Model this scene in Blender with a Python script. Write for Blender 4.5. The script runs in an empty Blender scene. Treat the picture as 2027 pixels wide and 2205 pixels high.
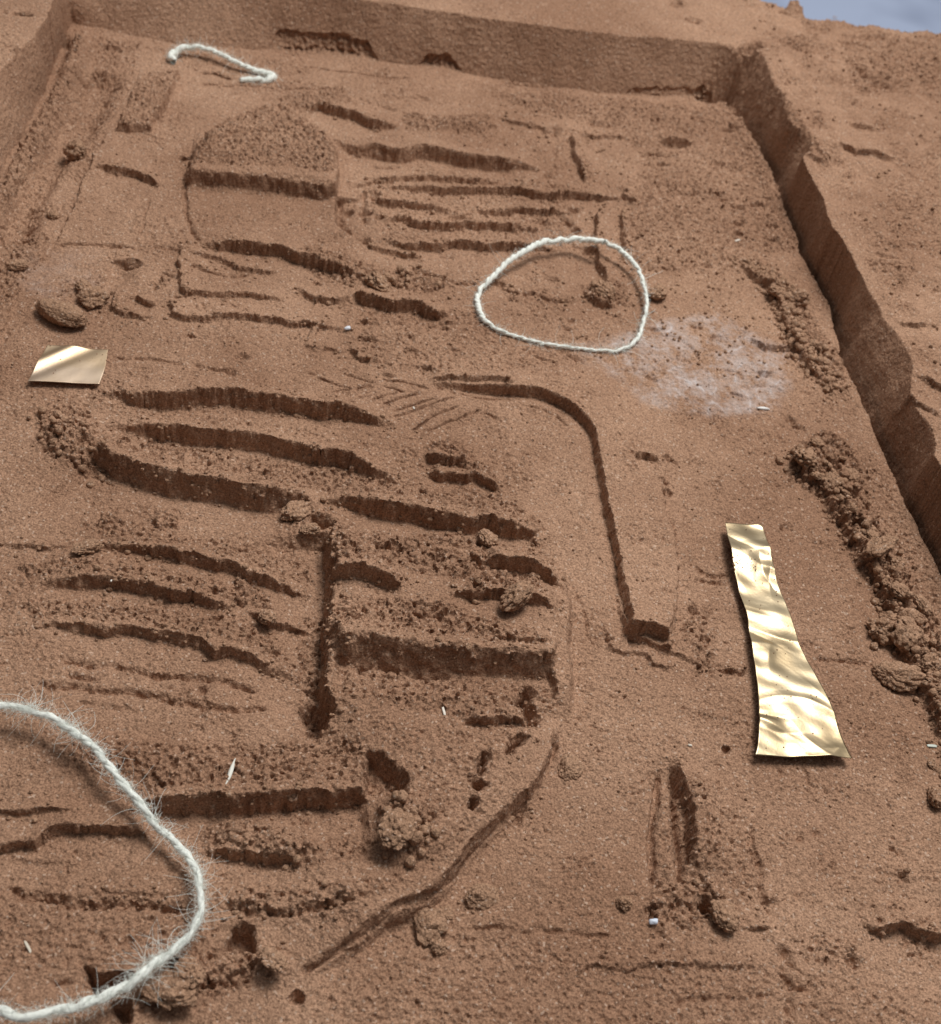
import bpy, math, random
import numpy as np
from mathutils import Matrix, Vector
rng = np.random.default_rng(7)
random.seed(7)
SC = bpy.context.scene
COL = SC.collection

# ------------------------------------------------------------------ camera
CX, CY, FP = 1013.5, 1102.5, 2661.0          # photograph centre and focal length in its pixels
CAMH = 0.35
def cam_basis(roll, vp):
    vx, vy = vp[0]-CX, CY-vp[1]
    a = math.radians(roll)
    t = FP*FP/(vy*math.cos(a)+vx*math.sin(a))
    n = np.array([-t*math.sin(a), -t*math.cos(a), -FP]); n /= np.linalg.norm(n)
    d = np.array([vx, vy, -FP]); d /= np.linalg.norm(d)
    return np.array([np.cross(d, -n), d, -n])
RW = cam_basis(12.5, (669., -1930.))
CAM = np.array([0., 0., CAMH])
cd = bpy.data.cameras.new('camera'); cam = bpy.data.objects.new('camera', cd); COL.objects.link(cam)
m = Matrix([[*RW[0], 0], [*RW[1], 0], [*RW[2], CAMH], [0, 0, 0, 1]])
cam.matrix_world = m
cd.sensor_fit = 'VERTICAL'; cd.sensor_height = 24.0
cd.lens = 24.0*FP/2205.0
cd.clip_start = 0.01; cd.clip_end = 50
cd.dof.use_dof = True; cd.dof.focus_distance = 0.43; cd.dof.aperture_fstop = 13.0
SC.camera = cam

# ------------------------------------------------------------------ light
w = bpy.data.worlds.new('World'); SC.world = w; w.use_nodes = True
bg = w.node_tree.nodes['Background']
# a room: pale ceiling above, dim surroundings
_n, _l = w.node_tree.nodes, w.node_tree.links
_tc = _n.new('ShaderNodeTexCoord'); _sx = _n.new('ShaderNodeSeparateXYZ'); _l.new(_tc.outputs['Generated'], _sx.inputs[0])
_dp = _n.new('ShaderNodeVectorMath'); _dp.operation = 'DOT_PRODUCT'; _l.new(_tc.outputs['Generated'], _dp.inputs[0]); _dp.inputs[1].default_value = (.42, .36, .83)
_rp = _n.new('ShaderNodeValToRGB'); _l.new(_dp.outputs['Value'], _rp.inputs[0])
_rp.color_ramp.elements[0].position = .38; _rp.color_ramp.elements[0].color = (.085, .083, .082, 1)
_rp.color_ramp.elements[1].position = .95; _rp.color_ramp.elements[1].color = (.60, .60, .59, 1)
_l.new(_rp.outputs[0], bg.inputs[0]); bg.inputs[1].default_value = 0.8
def area(name, loc, target, sx, sy, power, col):
    l = bpy.data.lights.new(name, 'AREA'); l.shape = 'RECTANGLE'; l.size = sx; l.size_y = sy
    l.energy = power; l.color = col
    o = bpy.data.objects.new(name, l); COL.objects.link(o)
    o.location = loc
    o.rotation_euler = (Vector(target)-Vector(loc)).to_track_quat('-Z', 'Y').to_euler()
    return o
area('ceiling_lamp', (0.42, 0.68, 1.24), (0.08, 0.42, 0), 0.56, 0.40, 15.5, (1.0, 0.95, 0.88))
area('ceiling_lamp', (0.1, 1.6, 2.0), (0.08, 0.40, 0), 1.4, 0.30, 2.5, (0.93, 0.97, 1.0))
vs = SC.view_settings
vs.view_transform = 'Standard'; vs.look = 'None'; vs.gamma = 1.0; vs.exposure = 0.0
vs.use_curve_mapping = False

# ------------------------------------------------------------------ photo pixel -> place
def U(p, z=0.0):
    v = RW @ np.array([p[0]-CX, CY-p[1], -FP]); s = (z-CAMH)/v[2]
    return (CAM+v*s)
TO = {'A': (0, 0), 'B': (660, 0), 'C': (1327, 0), 'D': (0, 500), 'E': (660, 500), 'F': (1327, 500),
      'G': (0, 1040), 'H': (660, 1040), 'I': (1327, 1040), 'J': (0, 1600), 'K': (660, 1600), 'L': (1327, 1600)}
def px(spec):
    """'B 10,20 30,40 E 1,2' -> photo pixels; O is the whole picture at 1848 wide, S plain pixels"""
    out = []; t = 'S'
    for tok in spec.split():
        if ',' not in tok: t = tok; continue
        x, y = map(float, tok.split(','))
        if t == 'S': out.append((x, y))
        elif t == 'O': out.append((x*1.0969, y*1.0969))
        else: out.append((TO[t][0]+x/2.64, TO[t][1]+y/2.64))
    return out
def wpts(spec, z=0.0):
    return np.array([U(p, z)[:2] for p in px(spec)])
def smooth_line(P, step=0.0015):
    """Catmull-Rom resampled"""
    if len(P) < 3: return P
    Q = np.vstack([2*P[0]-P[1], P, 2*P[-1]-P[-2]]); out = []
    for i in range(1, len(Q)-2):
        n = max(1, int(np.linalg.norm(Q[i+1]-Q[i])/step/2))
        for k in range(n):
            t = k/n
            out.append(0.5*((2*Q[i])+(-Q[i-1]+Q[i+1])*t+(2*Q[i-1]-5*Q[i]+4*Q[i+1]-Q[i+2])*t*t+(-Q[i-1]+3*Q[i]-3*Q[i+1]+Q[i+2])*t**3))
    out.append(Q[-2])
    return np.array(out)

# ------------------------------------------------------------------ terrain grid
MM = 0.001
def axis(a, b, f):
    out = [a]
    while out[-1] < b: out.append(out[-1]+f(out[-1]))
    return np.array(out)
gx = axis(-0.215, 0.50, lambda x: 0.00026 if (0.246 < x < 0.272 or -0.150 < x < -0.108) else (0.00044 if x < 0.30 else 0.0008))
gy = axis(0.085, 0.86, lambda y: 0.00030 if 0.615 < y < 0.672 else (0.00034+0.00014*min(1, max(0, (y-0.15)/0.5)) if y < 0.70 else 0.0010))
NX, NY = len(gx), len(gy)
X, Y = np.meshgrid(gx, gy)
H = np.zeros_like(X)
R = np.zeros_like(X)          # roughness of the sand
T = np.zeros_like(X)          # white powder
def perlin(sc, seed, sy=None):
    r = np.random.default_rng(seed); sy = sy or sc
    u = (gx+1.0)/sc; v = (gy+1.0)/sy
    iu = np.floor(u).astype(int); iv = np.floor(v).astype(int)
    fu = (u-iu)[None, :]; fv = (v-iv)[:, None]
    iu -= iu.min(); iv -= iv.min()
    ang = r.random((iv.max()+2, iu.max()+2))*2*np.pi
    ga, gb = np.cos(ang), np.sin(ang)
    su = fu*fu*fu*(fu*(fu*6-15)+10); sv = fv*fv*fv*(fv*(fv*6-15)+10)
    def c(di, dj):
        I = np.ix_(iv+dj, iu+di)
        return ga[I]*(fu-di)+gb[I]*(fv-dj)
    a = c(0, 0)*(1-su)+c(1, 0)*su
    b = c(0, 1)*(1-su)+c(1, 1)*su
    return (a*(1-sv)+b*sv)*1.5
def sst(t): t = np.clip(t, 0, 1); return t*t*(3-2*t)
WX = X+perlin(.009, 1)*1.3*MM+perlin(.0030, 2)*.6*MM+perlin(.0012, 3)*.16*MM
WY = Y+perlin(.009, 4)*1.3*MM+perlin(.0030, 5)*.6*MM+perlin(.0012, 6)*.16*MM
BRK = perlin(.006, 8)+.6*perlin(.0022, 9)      # breaks cracks up
def bbox(P, mar):
    a = P.min(0)-mar; b = P.max(0)+mar
    return (slice(max(0, np.searchsorted(gy, a[1])), np.searchsorted(gy, b[1])),
            slice(max(0, np.searchsorted(gx, a[0])), np.searchsorted(gx, b[0])))
def line_dist(P, xs, ys, maxd=None):
    best = np.full(xs.shape, 1e9); sg = np.ones(xs.shape); L = np.zeros(xs.shape); acc = 0.
    for a, b in zip(P[:-1], P[1:]):
        d = b-a; l = np.hypot(*d)
        if l < 1e-9: continue
        u = d/l
        qx = xs-a[0]; qy = ys-a[1]
        t = np.clip(qx*u[0]+qy*u[1], 0, l)
        ex = qx-t*u[0]; ey = qy-t*u[1]
        d2 = ex*ex+ey*ey
        k = d2 < best
        best = np.where(k, d2, best)
        sg = np.where(k, np.where(qx*u[1]-qy*u[0] > 0, 1., -1.), sg)
        L = np.where(k, acc+t, L)
        acc += l
    return np.sqrt(best), sg, L, acc
def inside(P, xs, ys):
    c = np.zeros(xs.shape, bool); n = len(P)
    for i in range(n):
        x0, y0 = P[i]; x1, y1 = P[(i+1) % n]
        if y0 == y1: continue
        k = ((y0 > ys) != (y1 > ys)) & (xs < (x1-x0)*(ys-y0)/(y1-y0)+x0)
        c ^= k
    return c
def poly_sd(P, sl, warp=True):
    xs, ys = (WX[sl], WY[sl]) if warp else (X[sl], Y[sl])
    d, _, _, _ = line_dist(np.vstack([P, P[:1]]), xs, ys)
    return np.where(inside(P, xs, ys), d, -d)
LDK = 2.0; DK = .76
EDGES = []                                   # crumbling edges (polyline, amount)
def step(spec, down, Ld, up=0., Lu=8., e=.9, tap=(6, 6), crumb=.5, pw=1.0, w=1., raw=False):
    """a wall whose low side is on the right-hand side of the direction of travel; mm"""
    global H
    if not raw:
        k_ = DK if down > 4 else DK*.92
        down, up = down*k_*.57, up*k_+.40*down; e *= 2.0 if down > 4.6 else 1.15
    down, Ld, up, Lu, e = down*MM, Ld*MM, up*MM, Lu*MM, e*MM
    P = smooth_line(wpts(spec, up*.8))
    sl = bbox(P, max(Ld, Lu)+.004)
    d, s, L, tot = line_dist(P, X[sl]+w*(WX-X)[sl], Y[sl]+w*(WY-Y)[sl])
    Ld *= LDK
    t0 = min(max(tap[0]*MM, tot*.20) if tap[0] >= 4 else tap[0]*MM, tot*.45, .030)
    t1 = min(max(tap[1]*MM, tot*.20) if tap[1] >= 4 else tap[1]*MM, tot*.45, .030)
    amp = np.clip(L/t0, 0, 1)**.8*np.clip((tot-L)/t1, 0, 1)**.8
    s = d*s
    f = np.where(s < 0, up*np.clip(1+s/Lu, 0, 1)**pw,
                 np.where(s < e, up-(up+down)*sst(s/e), -down*np.clip(1-(s-e)/Ld, 0, 1)**pw))
    H[sl] += amp*f
    if crumb: EDGES.append((P, crumb))
def crack(spec, wd, depth, tap=4, brk=.5, crumb=0., w=1.):
    wd, depth = wd*MM, depth*MM
    P = smooth_line(wpts(spec))
    sl = bbox(P, wd*3+.002)
    d, s, L, tot = line_dist(P, X[sl]+w*(WX-X)[sl], Y[sl]+w*(WY-Y)[sl])
    amp = sst(L/min(tap*MM, tot*.45))*sst((tot-L)/min(tap*MM, tot*.45))
    b = np.clip(1+brk*2.2*BRK[sl], 0.1, 1.3)
    H[sl] -= depth*amp*b*np.exp(-(d/wd)**2)
    if crumb: EDGES.append((P, crumb))
def ridge(spec, wd, h, tap=8, rough=0., p=3):
    wd, h = wd*MM, h*MM
    P = smooth_line(wpts(spec, h))
    sl = bbox(P, wd*2.5)
    d, s, L, tot = line_dist(P, WX[sl], WY[sl])
    amp = sst(L/min(tap*MM, tot*.45))*sst((tot-L)/min(tap*MM, tot*.45))
    g = amp*np.exp(-(d/wd)**p)
    H[sl] += h*g
    if rough: R[sl] = np.maximum(R[sl], rough*g)
def plateau(spec, h, e=1., z=None, rough=0.):
    P = wpts(spec, (h if z is None else z)*MM)
    sl = bbox(P, .006)
    sd = poly_sd(P, sl)
    g = sst(sd/(e*MM)+.5)
    H[sl] += h*MM*g
    if rough: R[sl] = np.maximum(R[sl], rough*g)
def rough(spec, a, soft=4.):
    P = wpts(spec); sl = bbox(P, soft*MM*2)
    R[sl] = np.maximum(R[sl], a*sst(poly_sd(P, sl)/(soft*MM)+.5))
def smoothen(spec, soft=3.):
    P = wpts(spec); sl = bbox(P, soft*MM*2)
    R[sl] *= 1-sst(poly_sd(P, sl)/(soft*MM)+.5)
def blob(spec, r, h, rgh=.8, asp=1., p=2.):
    """mound (h>0) or pit (h<0); r in photo pixels"""
    for q in px(spec):
        c = U(q)[:2]; c2 = U((q[0]+r, q[1]))[:2]; rr = np.linalg.norm(c2-c)
        sl = bbox(np.array([c]), rr*2.2*max(1, asp))
        d = np.hypot((WX[sl]-c[0])/rr, (WY[sl]-c[1])/(rr*asp))
        g = np.exp(-d**(2*p)*.9)
        H[sl] += h*MM*g
        if rgh: R[sl] = np.maximum(R[sl], rgh*g)

# base undulation of the pressed sand
H += perlin(.05, 20)*1.0*MM+perlin(.018, 21)*.45*MM+perlin(.007, 22)*.16*MM
R += np.clip(perlin(.03, 23)*.7+perlin(.009, 24)*.6-.04, 0, .38)

# ------------------------------------------------------------------ the picture in the sand: upper left
ridge('A 470,160 385,400 205,740 0,1090 S -90,560', 4.5, 6, rough=.8)
crack('A 330,480 150,790 0,1060 S -60,500', 1.6, 3, brk=.2)
ridge('A 600,470 500,700 330,930 S 60,450 20,560', 8, -7, rough=.5)
rough('A 430,180 800,250 760,480 600,720 470,1060 250,1000 380,600', .5)
plateau('A 800,420 1030,395 850,712 660,700', 4.5, 1.4, rough=.7)
step('A 1080,430 860,730', -1.5, 4, crumb=0)
step('A 620,730 545,880 470,1060 330,1350', 3, 7, 1.5, 12, crumb=.3)
step('A 545,945 640,955 760,968 850,1000 920,1035', 4.2, 14, 1.2, 10)
crack('A 860,1100 820,1230 790,1340', .6, 1)
crack('A 320,1392 470,1385 600,1400 850,1412 1050,1397', .8, 1.6)
crack('A 1130,405 1230,418 1320,440', 1.0, 4, brk=0)
crack('A 1120,470 1400,480 1600,500 1848,500 B 200,520', 1.0, 1.6, crumb=.5)
crack('B 0,372 180,400 400,432 600,452', .8, 1.4)
crack('B 1100,470 1370,500', .9, 1.6)
crack('B 270,560 560,640', .8, 1)
rough('A 560,220 800,240 780,300 560,290', .9)
blob('A 640,270 560,410 480,460 650,480 540,690', 15, -2.5, .9, .6)
blob('A 1050,895', 9, -4, 0, .8)
blob('B 640,560', 20, -2, 0, .5)
# rough dome and the smooth slab below it
step('S 398,378 440,382 500,386 591,394 660,401 717,407 724,350 712,303 668,262', 1.5, 14, 7, 55, e=1.6, tap=(3, 14), crumb=.3, pw=1., w=.4)
rough('A 1580,580 1300,670 1180,750 1100,870 1062,1005 1560,1025 B 0,1030 150,1055 165,900 130,790 0,680', .95, 2.5)
plateau('A 1560,600 1300,690 1190,770 1110,880 1070,1000 1080,1020 1560,1050 B 0,1060 150,1080 160,900 120,790 0,690', 3.8, 8)
crack('A 1050,1030 1052,1120 1062,1210 1090,1300 1115,1370', .9, 2.2, brk=.1)
step('A 1120,1362 1250,1362 1400,1372 1600,1405 1750,1450 S 720,568 790,590', 6.5, 26, 1.5, 18, crumb=.7)
step('B 340,1392 240,1335 182,1290 160,1200 165,1090', 3.4, 9, 1.8, 14, e=1.6, tap=(8, 1), crumb=.2, w=.4, raw=True)
rough('E 0,90 260,160 520,240 800,290 780,330 400,320 250,290 100,260 0,200', .9)
rough('A 1560,560 1848,500 B 200,480 300,600 0,640 A 1700,640', .8)
# hair lines
step('B 0,590 90,585 180,605 300,640 380,678 530,690', 5, 9, 2.5, 12)
rough('B 540,640 700,655 1040,650 1095,740 800,740 560,715', 1.)
ridge('B 560,690 760,705 1060,710', 4, 2.6, rough=1.)
step('B 1080,660 1200,690 1350,722 1440,735', 2.2, 7, .8, 6)
step('B 1545,745 1650,765 1848,775', 2, 6, .8, 6)
blob('B 1640,700 1720,710', 18, -2, .6, .6)
blob('B 1410,735', 12, -3, .7)
step('B 170,745 240,790 320,815 430,828 520,850 590,838 660,824 740,832 870,868 1000,888 1150,900 1250,905 1330,935', 8.5, 13, 1.5, 12, e=2.2, tap=(5, 6), crumb=.35)
crack('B 370,925 460,928 560,920', .9, 2)
step('B 250,1030 330,1025 480,1002 600,985 760,983 900,988 1040,1003 1150,1012', 3.6, 4.5, .8, 4)
step('B 420,1040 600,1045 760,1058 900,1058 1100,1062 1250,1073 1390,1105 1480,1095 1680,1108 1848,1122', 4.8, 6, .8, 5)
step('B 380,1060 440,1130 560,1138 700,1158 850,1178', 4.2, 6, .8, 4)
step('B 940,1165 1020,1188 1110,1190 1230,1178 1330,1190 1520,1202', 4, 6, .8, 4)
step('B 400,1225 560,1222 650,1253 780,1268 900,1258 1000,1262 1130,1268 1200,1288 1330,1288', 5, 6.5, .8, 4)
step('B 430,1345 520,1373 620,1383 740,1380 860,1362 1000,1378 1200,1385 1440,1395', 5, 9, 1, 5)
step('B 330,1380 420,1402 520,1427 660,1432', 3, 4, .5, 4)
crack('B 730,1447 860,1447', .7, 1.2)
for q in ('395,1105', '410,1222', '338,1358', '1518,1190', '1350,1255', '240,1180', '215,1290', '345,1190', '1530,1300', '1200,1290', '1480,1260'):
    blob('B '+q, 11, -3.5, .3, 1.1)
blob('B 870,1235', 26, -3, .9, .4)
crack('B 330,1060 320,1200 340,1280', 1.2, 2.2)
crack('B 200,1100 190,1200 230,1290', 1.4, 2)
step('B 1522,725 1528,830 1560,930 1605,1035', 4.5, 16, 1, 12)
step('B 1740,1168 1680,1178 1655,1230 1650,1330 1652,1400 E 1650,20 1665,110 1700,230 1735,360', 5, 8, 1, 6)
step('B 1808,1170 1812,1300 1820,1478', 4, 5, .6, 5)
crack('B 1420,780 1415,1000', .8, .9)
blob('B 1410,1060 1380,990', 9, -2)
rough('B 330,1000 1500,1040 1500,1400 400,1400', .45)
# area right of the face up to the wall
rough('B 1050,520 1848,560 C 640,620 900,1000 1060,1478 F 900,120 300,250 0,150 C 150,900 0,700 B 1300,650', .62, 6)
smoothen('B 1580,790 1848,800 C 60,900 C 0,1050 B 1640,1020')
blob('C 330,730', 42, -3.5, .5, .5)
step('C 240,770 330,792 440,790', 4.5, 7, 3, 7)
blob('C 230,670 450,670 670,740', 14, -2.5, .9)
rough('C 500,900 760,930 740,980 520,970', 1.); blob('C 600,950', 30, -2.5, 1., .4)
rough('C 190,1000 450,1030 640,1100 680,1190 500,1120 300,1100', .9)
crack('C 330,1090 430,1100 560,1085 640,1110', 1.2, 2.4, crumb=.6)
rough('C 0,1060 140,1100 180,1180 60,1170', 1.)
blob('C 60,1130 690,1170 800,1160 700,1265 700,1330 895,1290 895,1360 220,880 260,930 640,740 560,1090 620,1130', 12, -3.4, .9, .6)
rough('C 560,560 720,620 900,1000 1040,1440 960,1440 760,960 600,700', .8)
blob('F 120,150 290,200 510,190 730,180', 10, -2.2, .9, .7)
# middle: left blocks
step('D 1065,55 1030,130 1015,240', 4, 5, .8, 5, tap=(2, 2))
step('D 1060,108 1220,113 1330,148 1440,188 1610,205', 2.4, 6, .6, 6)
crack('D 1050,170 1130,190 1280,215 1420,205', 1, 1.8, crumb=.5)
step('D 1033,225 1033,305 1065,325 1250,337 1400,323 1520,345 1640,358', 3, 7, .8, 8, tap=(2, 6))
step('D 983,365 985,445 1030,468 1180,482 1300,460 1450,480 1600,497 1848,518 E 60,520 250,532', 3.2, 8, .8, 8, tap=(2, 6))
step('D 655,325 650,420 720,453 870,462', 2.6, 7, .6, 6, tap=(2, 5))
step('D 780,340 800,365 890,388', 3.6, 5, .6, 5, tap=(2, 2))
step('D 1690,285 1740,330 1848,355 E 80,352 160,372 240,350', 3.4, 5, .8, 5)
crack('D 1770,270 1840,290', 1.4, 2)
step('D 800,155 760,210 700,270 610,350', 0, 6, 0, 6, crumb=0)
blob('D 745,185', 17, -5, .3, .6); ridge('D 720,200 660,270 590,360', 4, -2.5)
step('D 640,150 720,158 795,165', 4, 12, .5, 6)
rough('D 860,300 960,190 1000,220 900,330', .9)
blob('D 640,80 130,40', 24, -1.5, .8, .4)
rough('D 340,270 600,240 600,400 340,360', .6)
blob('D 1080,590 1380,710', 14, -1.5, .9, .5)
step('D 1700,632 1760,636 1848,650 E 60,645 210,660', 2.2, 4, .4, 4)
crack('D 30,705 140,708', .8, 1.4); crack('D 610,708 850,727 1060,755', .7, 1.2); crack('D 1100,765 1200,775 1330,797', .9, 1.8)
blob('D 1310,795', 9, -2, .5)
crack('D 60,540 20,640', 1, 1.2)
step('D 330,20 130,320 S -10,770', -2.5, 10, crumb=0)
rough('D 0,0 300,0 120,300 0,480', .75)
blob('A 130,1250 110,1330', 16, -3, .8)
crack('A 170,1100 120,1260', 1.5, 2)
# right of the middle: hook, scuffed patch
step('E 285,312 330,345 400,373 470,385 560,388 640,402 700,425 820,438', 7, 10, 1.5, 10, tap=(3, 8))
step('E 305,800 300,730 272,600 272,530 290,400', 1.6, 6, .3, 5, crumb=.5)
for q, d in (('300,460 340,480 400,505', 2.5), ('290,560 340,590 420,605', 3), ('240,630 300,690 390,725', 3.4), ('430,790 520,800', 2),
          ('540,570 640,590', 2), ('560,650 660,665', 2), ('760,490 840,500', 2.2), ('830,575 920,580', 1.6), ('590,740 700,765 760,775', 2.2), ('820,655 890,670', 1.8), ('500,480 570,500', 1.6)):
    step('E '+q, d, 7, .5, 4)
rough('E 290,400 560,420 950,440 1200,640 1600,700 1400,800 900,820 400,780 300,700', .45, 6)
crack('E 600,200 750,245 870,290 980,290', 1.2, 2.2, crumb=.8)
crack('E 1040,275 1100,300 1200,350 1300,350 1380,385 1540,385', 1.2, 2.6, crumb=.8)
rough('E 500,200 780,240 750,310 560,300', .9)
crack('E 1520,150 1560,215', 1.2, 1.6)
blob('E 1410,265 1100,290 1180,385 1600,110', 12, -2, .8, .6)
rough('E 1560,300 1800,260 1848,420 1700,420 1580,370', .9)
step('E 1580,330 1650,380 1780,400', 4, 6, 2, 6)
for q in ('1460,490 1560,515', '1450,540 1540,560', '1420,670 1600,760', '1240,700 1390,740'):
    crack('E '+q, 1.2, 1.8)
# chevrons of the feather
for q in ('430,975 540,940 660,905', '480,1020 610,980 730,940', '490,1058 640,1005 850,925', '600,1130 720,1050 860,990', '680,1133 830,1075 990,1010',
          '360,960 430,930 520,905', '200,790 300,825 385,855', '430,830 560,850 700,885', '430,865 490,880 560,910', '60,820 140,850 220,882', '270,890 350,868 390,880',
          '0,795 60,810', '160,905 270,885', '1000,1020 1090,1065'):
    crack('E '+q, .42, 2.0, tap=2, brk=.25, w=.25)
crack('E 720,870 860,895 980,925 1190,940', .8, 1.6)
crack('E 1200,985 1330,1000 1420,1060 1500,1130', .6, .9)
# the bent bar
step('E 690,818 780,824 860,834 1000,855 1110,866 1190,882 1260,884 1330,893 1430,932 1520,982 1590,1040 1638,1120 1660,1200 1682,1320 1708,1478 H 1716,100 1772,350 1815,600 1848,790 I 68,832',
     2.0, 3.0, 4.2, 32, e=.9, tap=(4, 1), crumb=.12, pw=.8, w=.35, raw=True)
step('I 66,830 135,832 200,834 304,868', 3.0, 4, 4.6, 22, e=1.1, tap=(.5, 1.5), crumb=.25, w=.5, raw=True)
step('E 700,818 860,832 1110,862 1190,890', 3.0, 8, .5, 6, e=1.2, tap=(4, 8), w=.5)
step('I 312,955 318,900 300,866', 2, 5, 1.5, 6, tap=(1, 1))
step('I 322,850 335,640 348,470 338,330 290,200 277,0 F 292,1340', .9, 8, 1.0, 10, e=1.0, tap=(2, 8), crumb=.3, w=.6, raw=True)
crack('F 290,1330 I 275,0 290,200 340,330 350,470', .7, 1.0)
step('F 95,1268 160,1272 258,1282', 4, 5, .4, 4, tap=(2, 2))
crack('F 260,1290 350,1290', 1.2, 2, crumb=.6)
blob('F 270,1420 290,1478 1030,1100 1000,1060', 9, -2, .6)
crack('H 1540,600 1600,850 1680,940', .6, 1)
step('H 1690,770 1715,880 1745,935 1848,948 I 100,945 175,962 200,1010 270,1045 375,1018', 1.8, 6, .4, 5, crumb=.3)
crack('I 400,390 450,480 540,520 660,508', .9, 1.4); crack('I 430,530 480,556 590,562 690,555', .9, 1.5)
blob('I 430,720 500,900', 14, -2.4, .9, .8)
rough('I 330,800 540,700 560,1100 480,1100 420,950', .8)
crack('I 520,1020 680,1080 775,1075', 1, 2, crumb=.6)
crack('I 1130,998 1300,1010 1500,1042', .8, 1.5)
crack('I 930,225 1010,280', 1.5, 2.4)
crack('I 300,430 560,420', 1, .6)
# ------------------------------------------------------------------ middle left ridges
step('D 555,880 700,888 850,914 960,925 1050,915 1130,893 1300,900 1500,918 1700,948 1848,982 E 130,973 280,990 420,1038 500,1085', 9, 15, 1.5, 10, e=1.8, tap=(12, 16), crumb=.7)
step('D 610,1045 760,1052 900,1068 1050,1084 1200,1108 1400,1130 1600,1163 1848,1222 E 150,1222 300,1272 420,1322 550,1365', 9, 17, 2, 10, e=1.8, tap=(10, 12), crumb=.8)
step('D 545,1190 650,1245 800,1298 950,1340 1100,1366 1250,1395 1450,1440 O 585,955 630,965', 11, 22, 3.5, 12, e=2., tap=(3, 14), crumb=.9)
step('O 640,955 H 160,38 300,58 500,108 700,152 950,200 1150,213 1300,258 1385,318', 8.5, 12, 2.5, 14, e=1.8, tap=(6, 10), crumb=.9)
rough('D 560,1120 900,1130 1300,1200 1848,1300 E 400,1370 800,1478 H 900,0 1200,100 1380,300 900,190 500,100 O 640,955 500,960 300,915 200,870', .85, 3)
rough('D 620,980 900,990 1300,1020 1848,1100 1848,1200 1300,1110 900,1060', .45, 2)
rough('O 75,820 110,795 160,800 195,830 190,900 150,925 100,900 75,870', 1.1)
blob('O 135,862', 55, 4, 1., 1., 1.5)
blob('O 110,830 160,905 170,870 95,880', 14, -2.5, 1.)
rough('O 100,880 195,880 195,920 120,915', 1.2)
step('E 675,1235 740,1275 830,1300 930,1300', 4, 6, 3.5, 10, tap=(3, 3)); rough('E 680,1230 730,1180 880,1200 990,1310 860,1300', .9)
step('E 700,1345 850,1358 1000,1378 1115,1432', 3.5, 6, 3.5, 10, tap=(3, 3)); rough('E 720,1320 900,1310 1000,1310 1110,1430 850,1360', .9)
# ------------------------------------------------------------------ lower left ridges
step('G 0,345 200,345 430,350', 1.6, 6, .5, 6)
step('G 520,308 700,328 900,362 1100,400 1300,448 1450,495 1600,535 1770,548', 5.5, 9, 1.5, 12, e=1.5, crumb=.8)
step('G 200,548 450,530 600,538 800,553 900,585 1100,618 1250,660 1340,692', 5.5, 10, 1.8, 14, e=1.5, crumb=.8)
step('G 1380,702 1500,735 1600,760 1780,770', 3.6, 8, 1, 8)
step('G 190,770 400,790 600,803 850,823 1000,848 1130,870 1225,945 1300,935 1400,945 1550,1000 1700,1022', 4.6, 10, 1.5, 12, e=1.4, crumb=.8)
rough('G 440,210 700,180 1000,260 1500,330 1800,380 1770,540 1500,490 1100,380 540,290', .75)
rough('G 120,460 500,420 900,480 1300,560 1560,600 1540,720 1250,640 800,540 150,540', .95)
rough('G 60,680 500,650 1000,720 1500,800 1690,1010 1200,880 700,800 200,780', .95)
blob('G 500,365 160,480 1380,560 1430,620 1500,640', 16, 1.8, 1.)
blob('G 1340,560 1500,640 1340,680 1240,770 1420,840 1230,610', 10, -2.6, 1.)
rough('G 570,130 700,180 680,230 580,200', 1.1); blob('G 630,190', 26, 1.5, 1.1, .6); rough('G 850,120 1000,110 1000,230 860,230', 1.1); blob('G 930,190', 22, 1.5, 1.1)
crack('G 310,1005 600,1038 860,1075 1100,1095 1300,1125 1480,1160', 1.1, 2.2, brk=.3, crumb=.3)
crack('G 190,1155 500,1170 800,1208 1100,1253 1300,1278 1550,1270', 1.1, 2.2, brk=.3, crumb=.3)
crack('G 330,1100 560,1103', 1., 1.6, crumb=.3); crack('G 400,1250 850,1300', .9, .9); crack('G 280,900 200,920', 1, 1)
crack('G 1140,1150 1160,1210', 1.8, 2)
# vertical hollow between the two halves, and the face block on its right
step('O 650,1030 662,1100 652,1200 652,1260 642,1330 660,1365 655,1400 640,1450', 8.5, 17, 4.5, 40, e=3.2, tap=(3, 5), crumb=.9, raw=True, pw=1.6)
blob('O 618,1400', 26, -9, .9, 1.6); blob('O 632,1018', 24, -8, .5, .8); blob('O 620,1330', 16, -4, 1., 1.6)
rough('O 580,1190 650,1180 650,1440 590,1450', .75)
step('H 1020,418 1150,446 1300,488 1400,528 1460,580', 7.5, 9, 2.5, 9, e=1.5, tap=(3, 8), crumb=.8)
step('H 150,512 300,535 450,556 560,590', 7, 9, 2.5, 10, e=1.4, tap=(1, 4), crumb=.8)
step('H 820,650 1000,640 1150,660 1280,700 1400,738', 5.5, 7, 1.5, 9, crumb=1.)
rough('H 150,280 500,300 900,280 1000,290 1380,400 1440,520 1030,400 1020,480 1320,560 1300,680 1000,620 700,560 150,500', 1.1)
blob('H 960,470 760,460 500,420 430,410 960,640', 13, -4, 1.)
blob('H 1000,320 1060,350 1290,570 1150,600 1220,640 1090,560', 15, 2.4, 1.)
rough('H 160,680 700,700 1030,800 1400,990 700,940 160,900', .95)
blob('H 740,800 590,760 640,790', 12, -2.4, 1.)
step('H 960,850 1050,890 1130,925 1200,950 1400,988', 3, 6, .6, 6)
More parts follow.
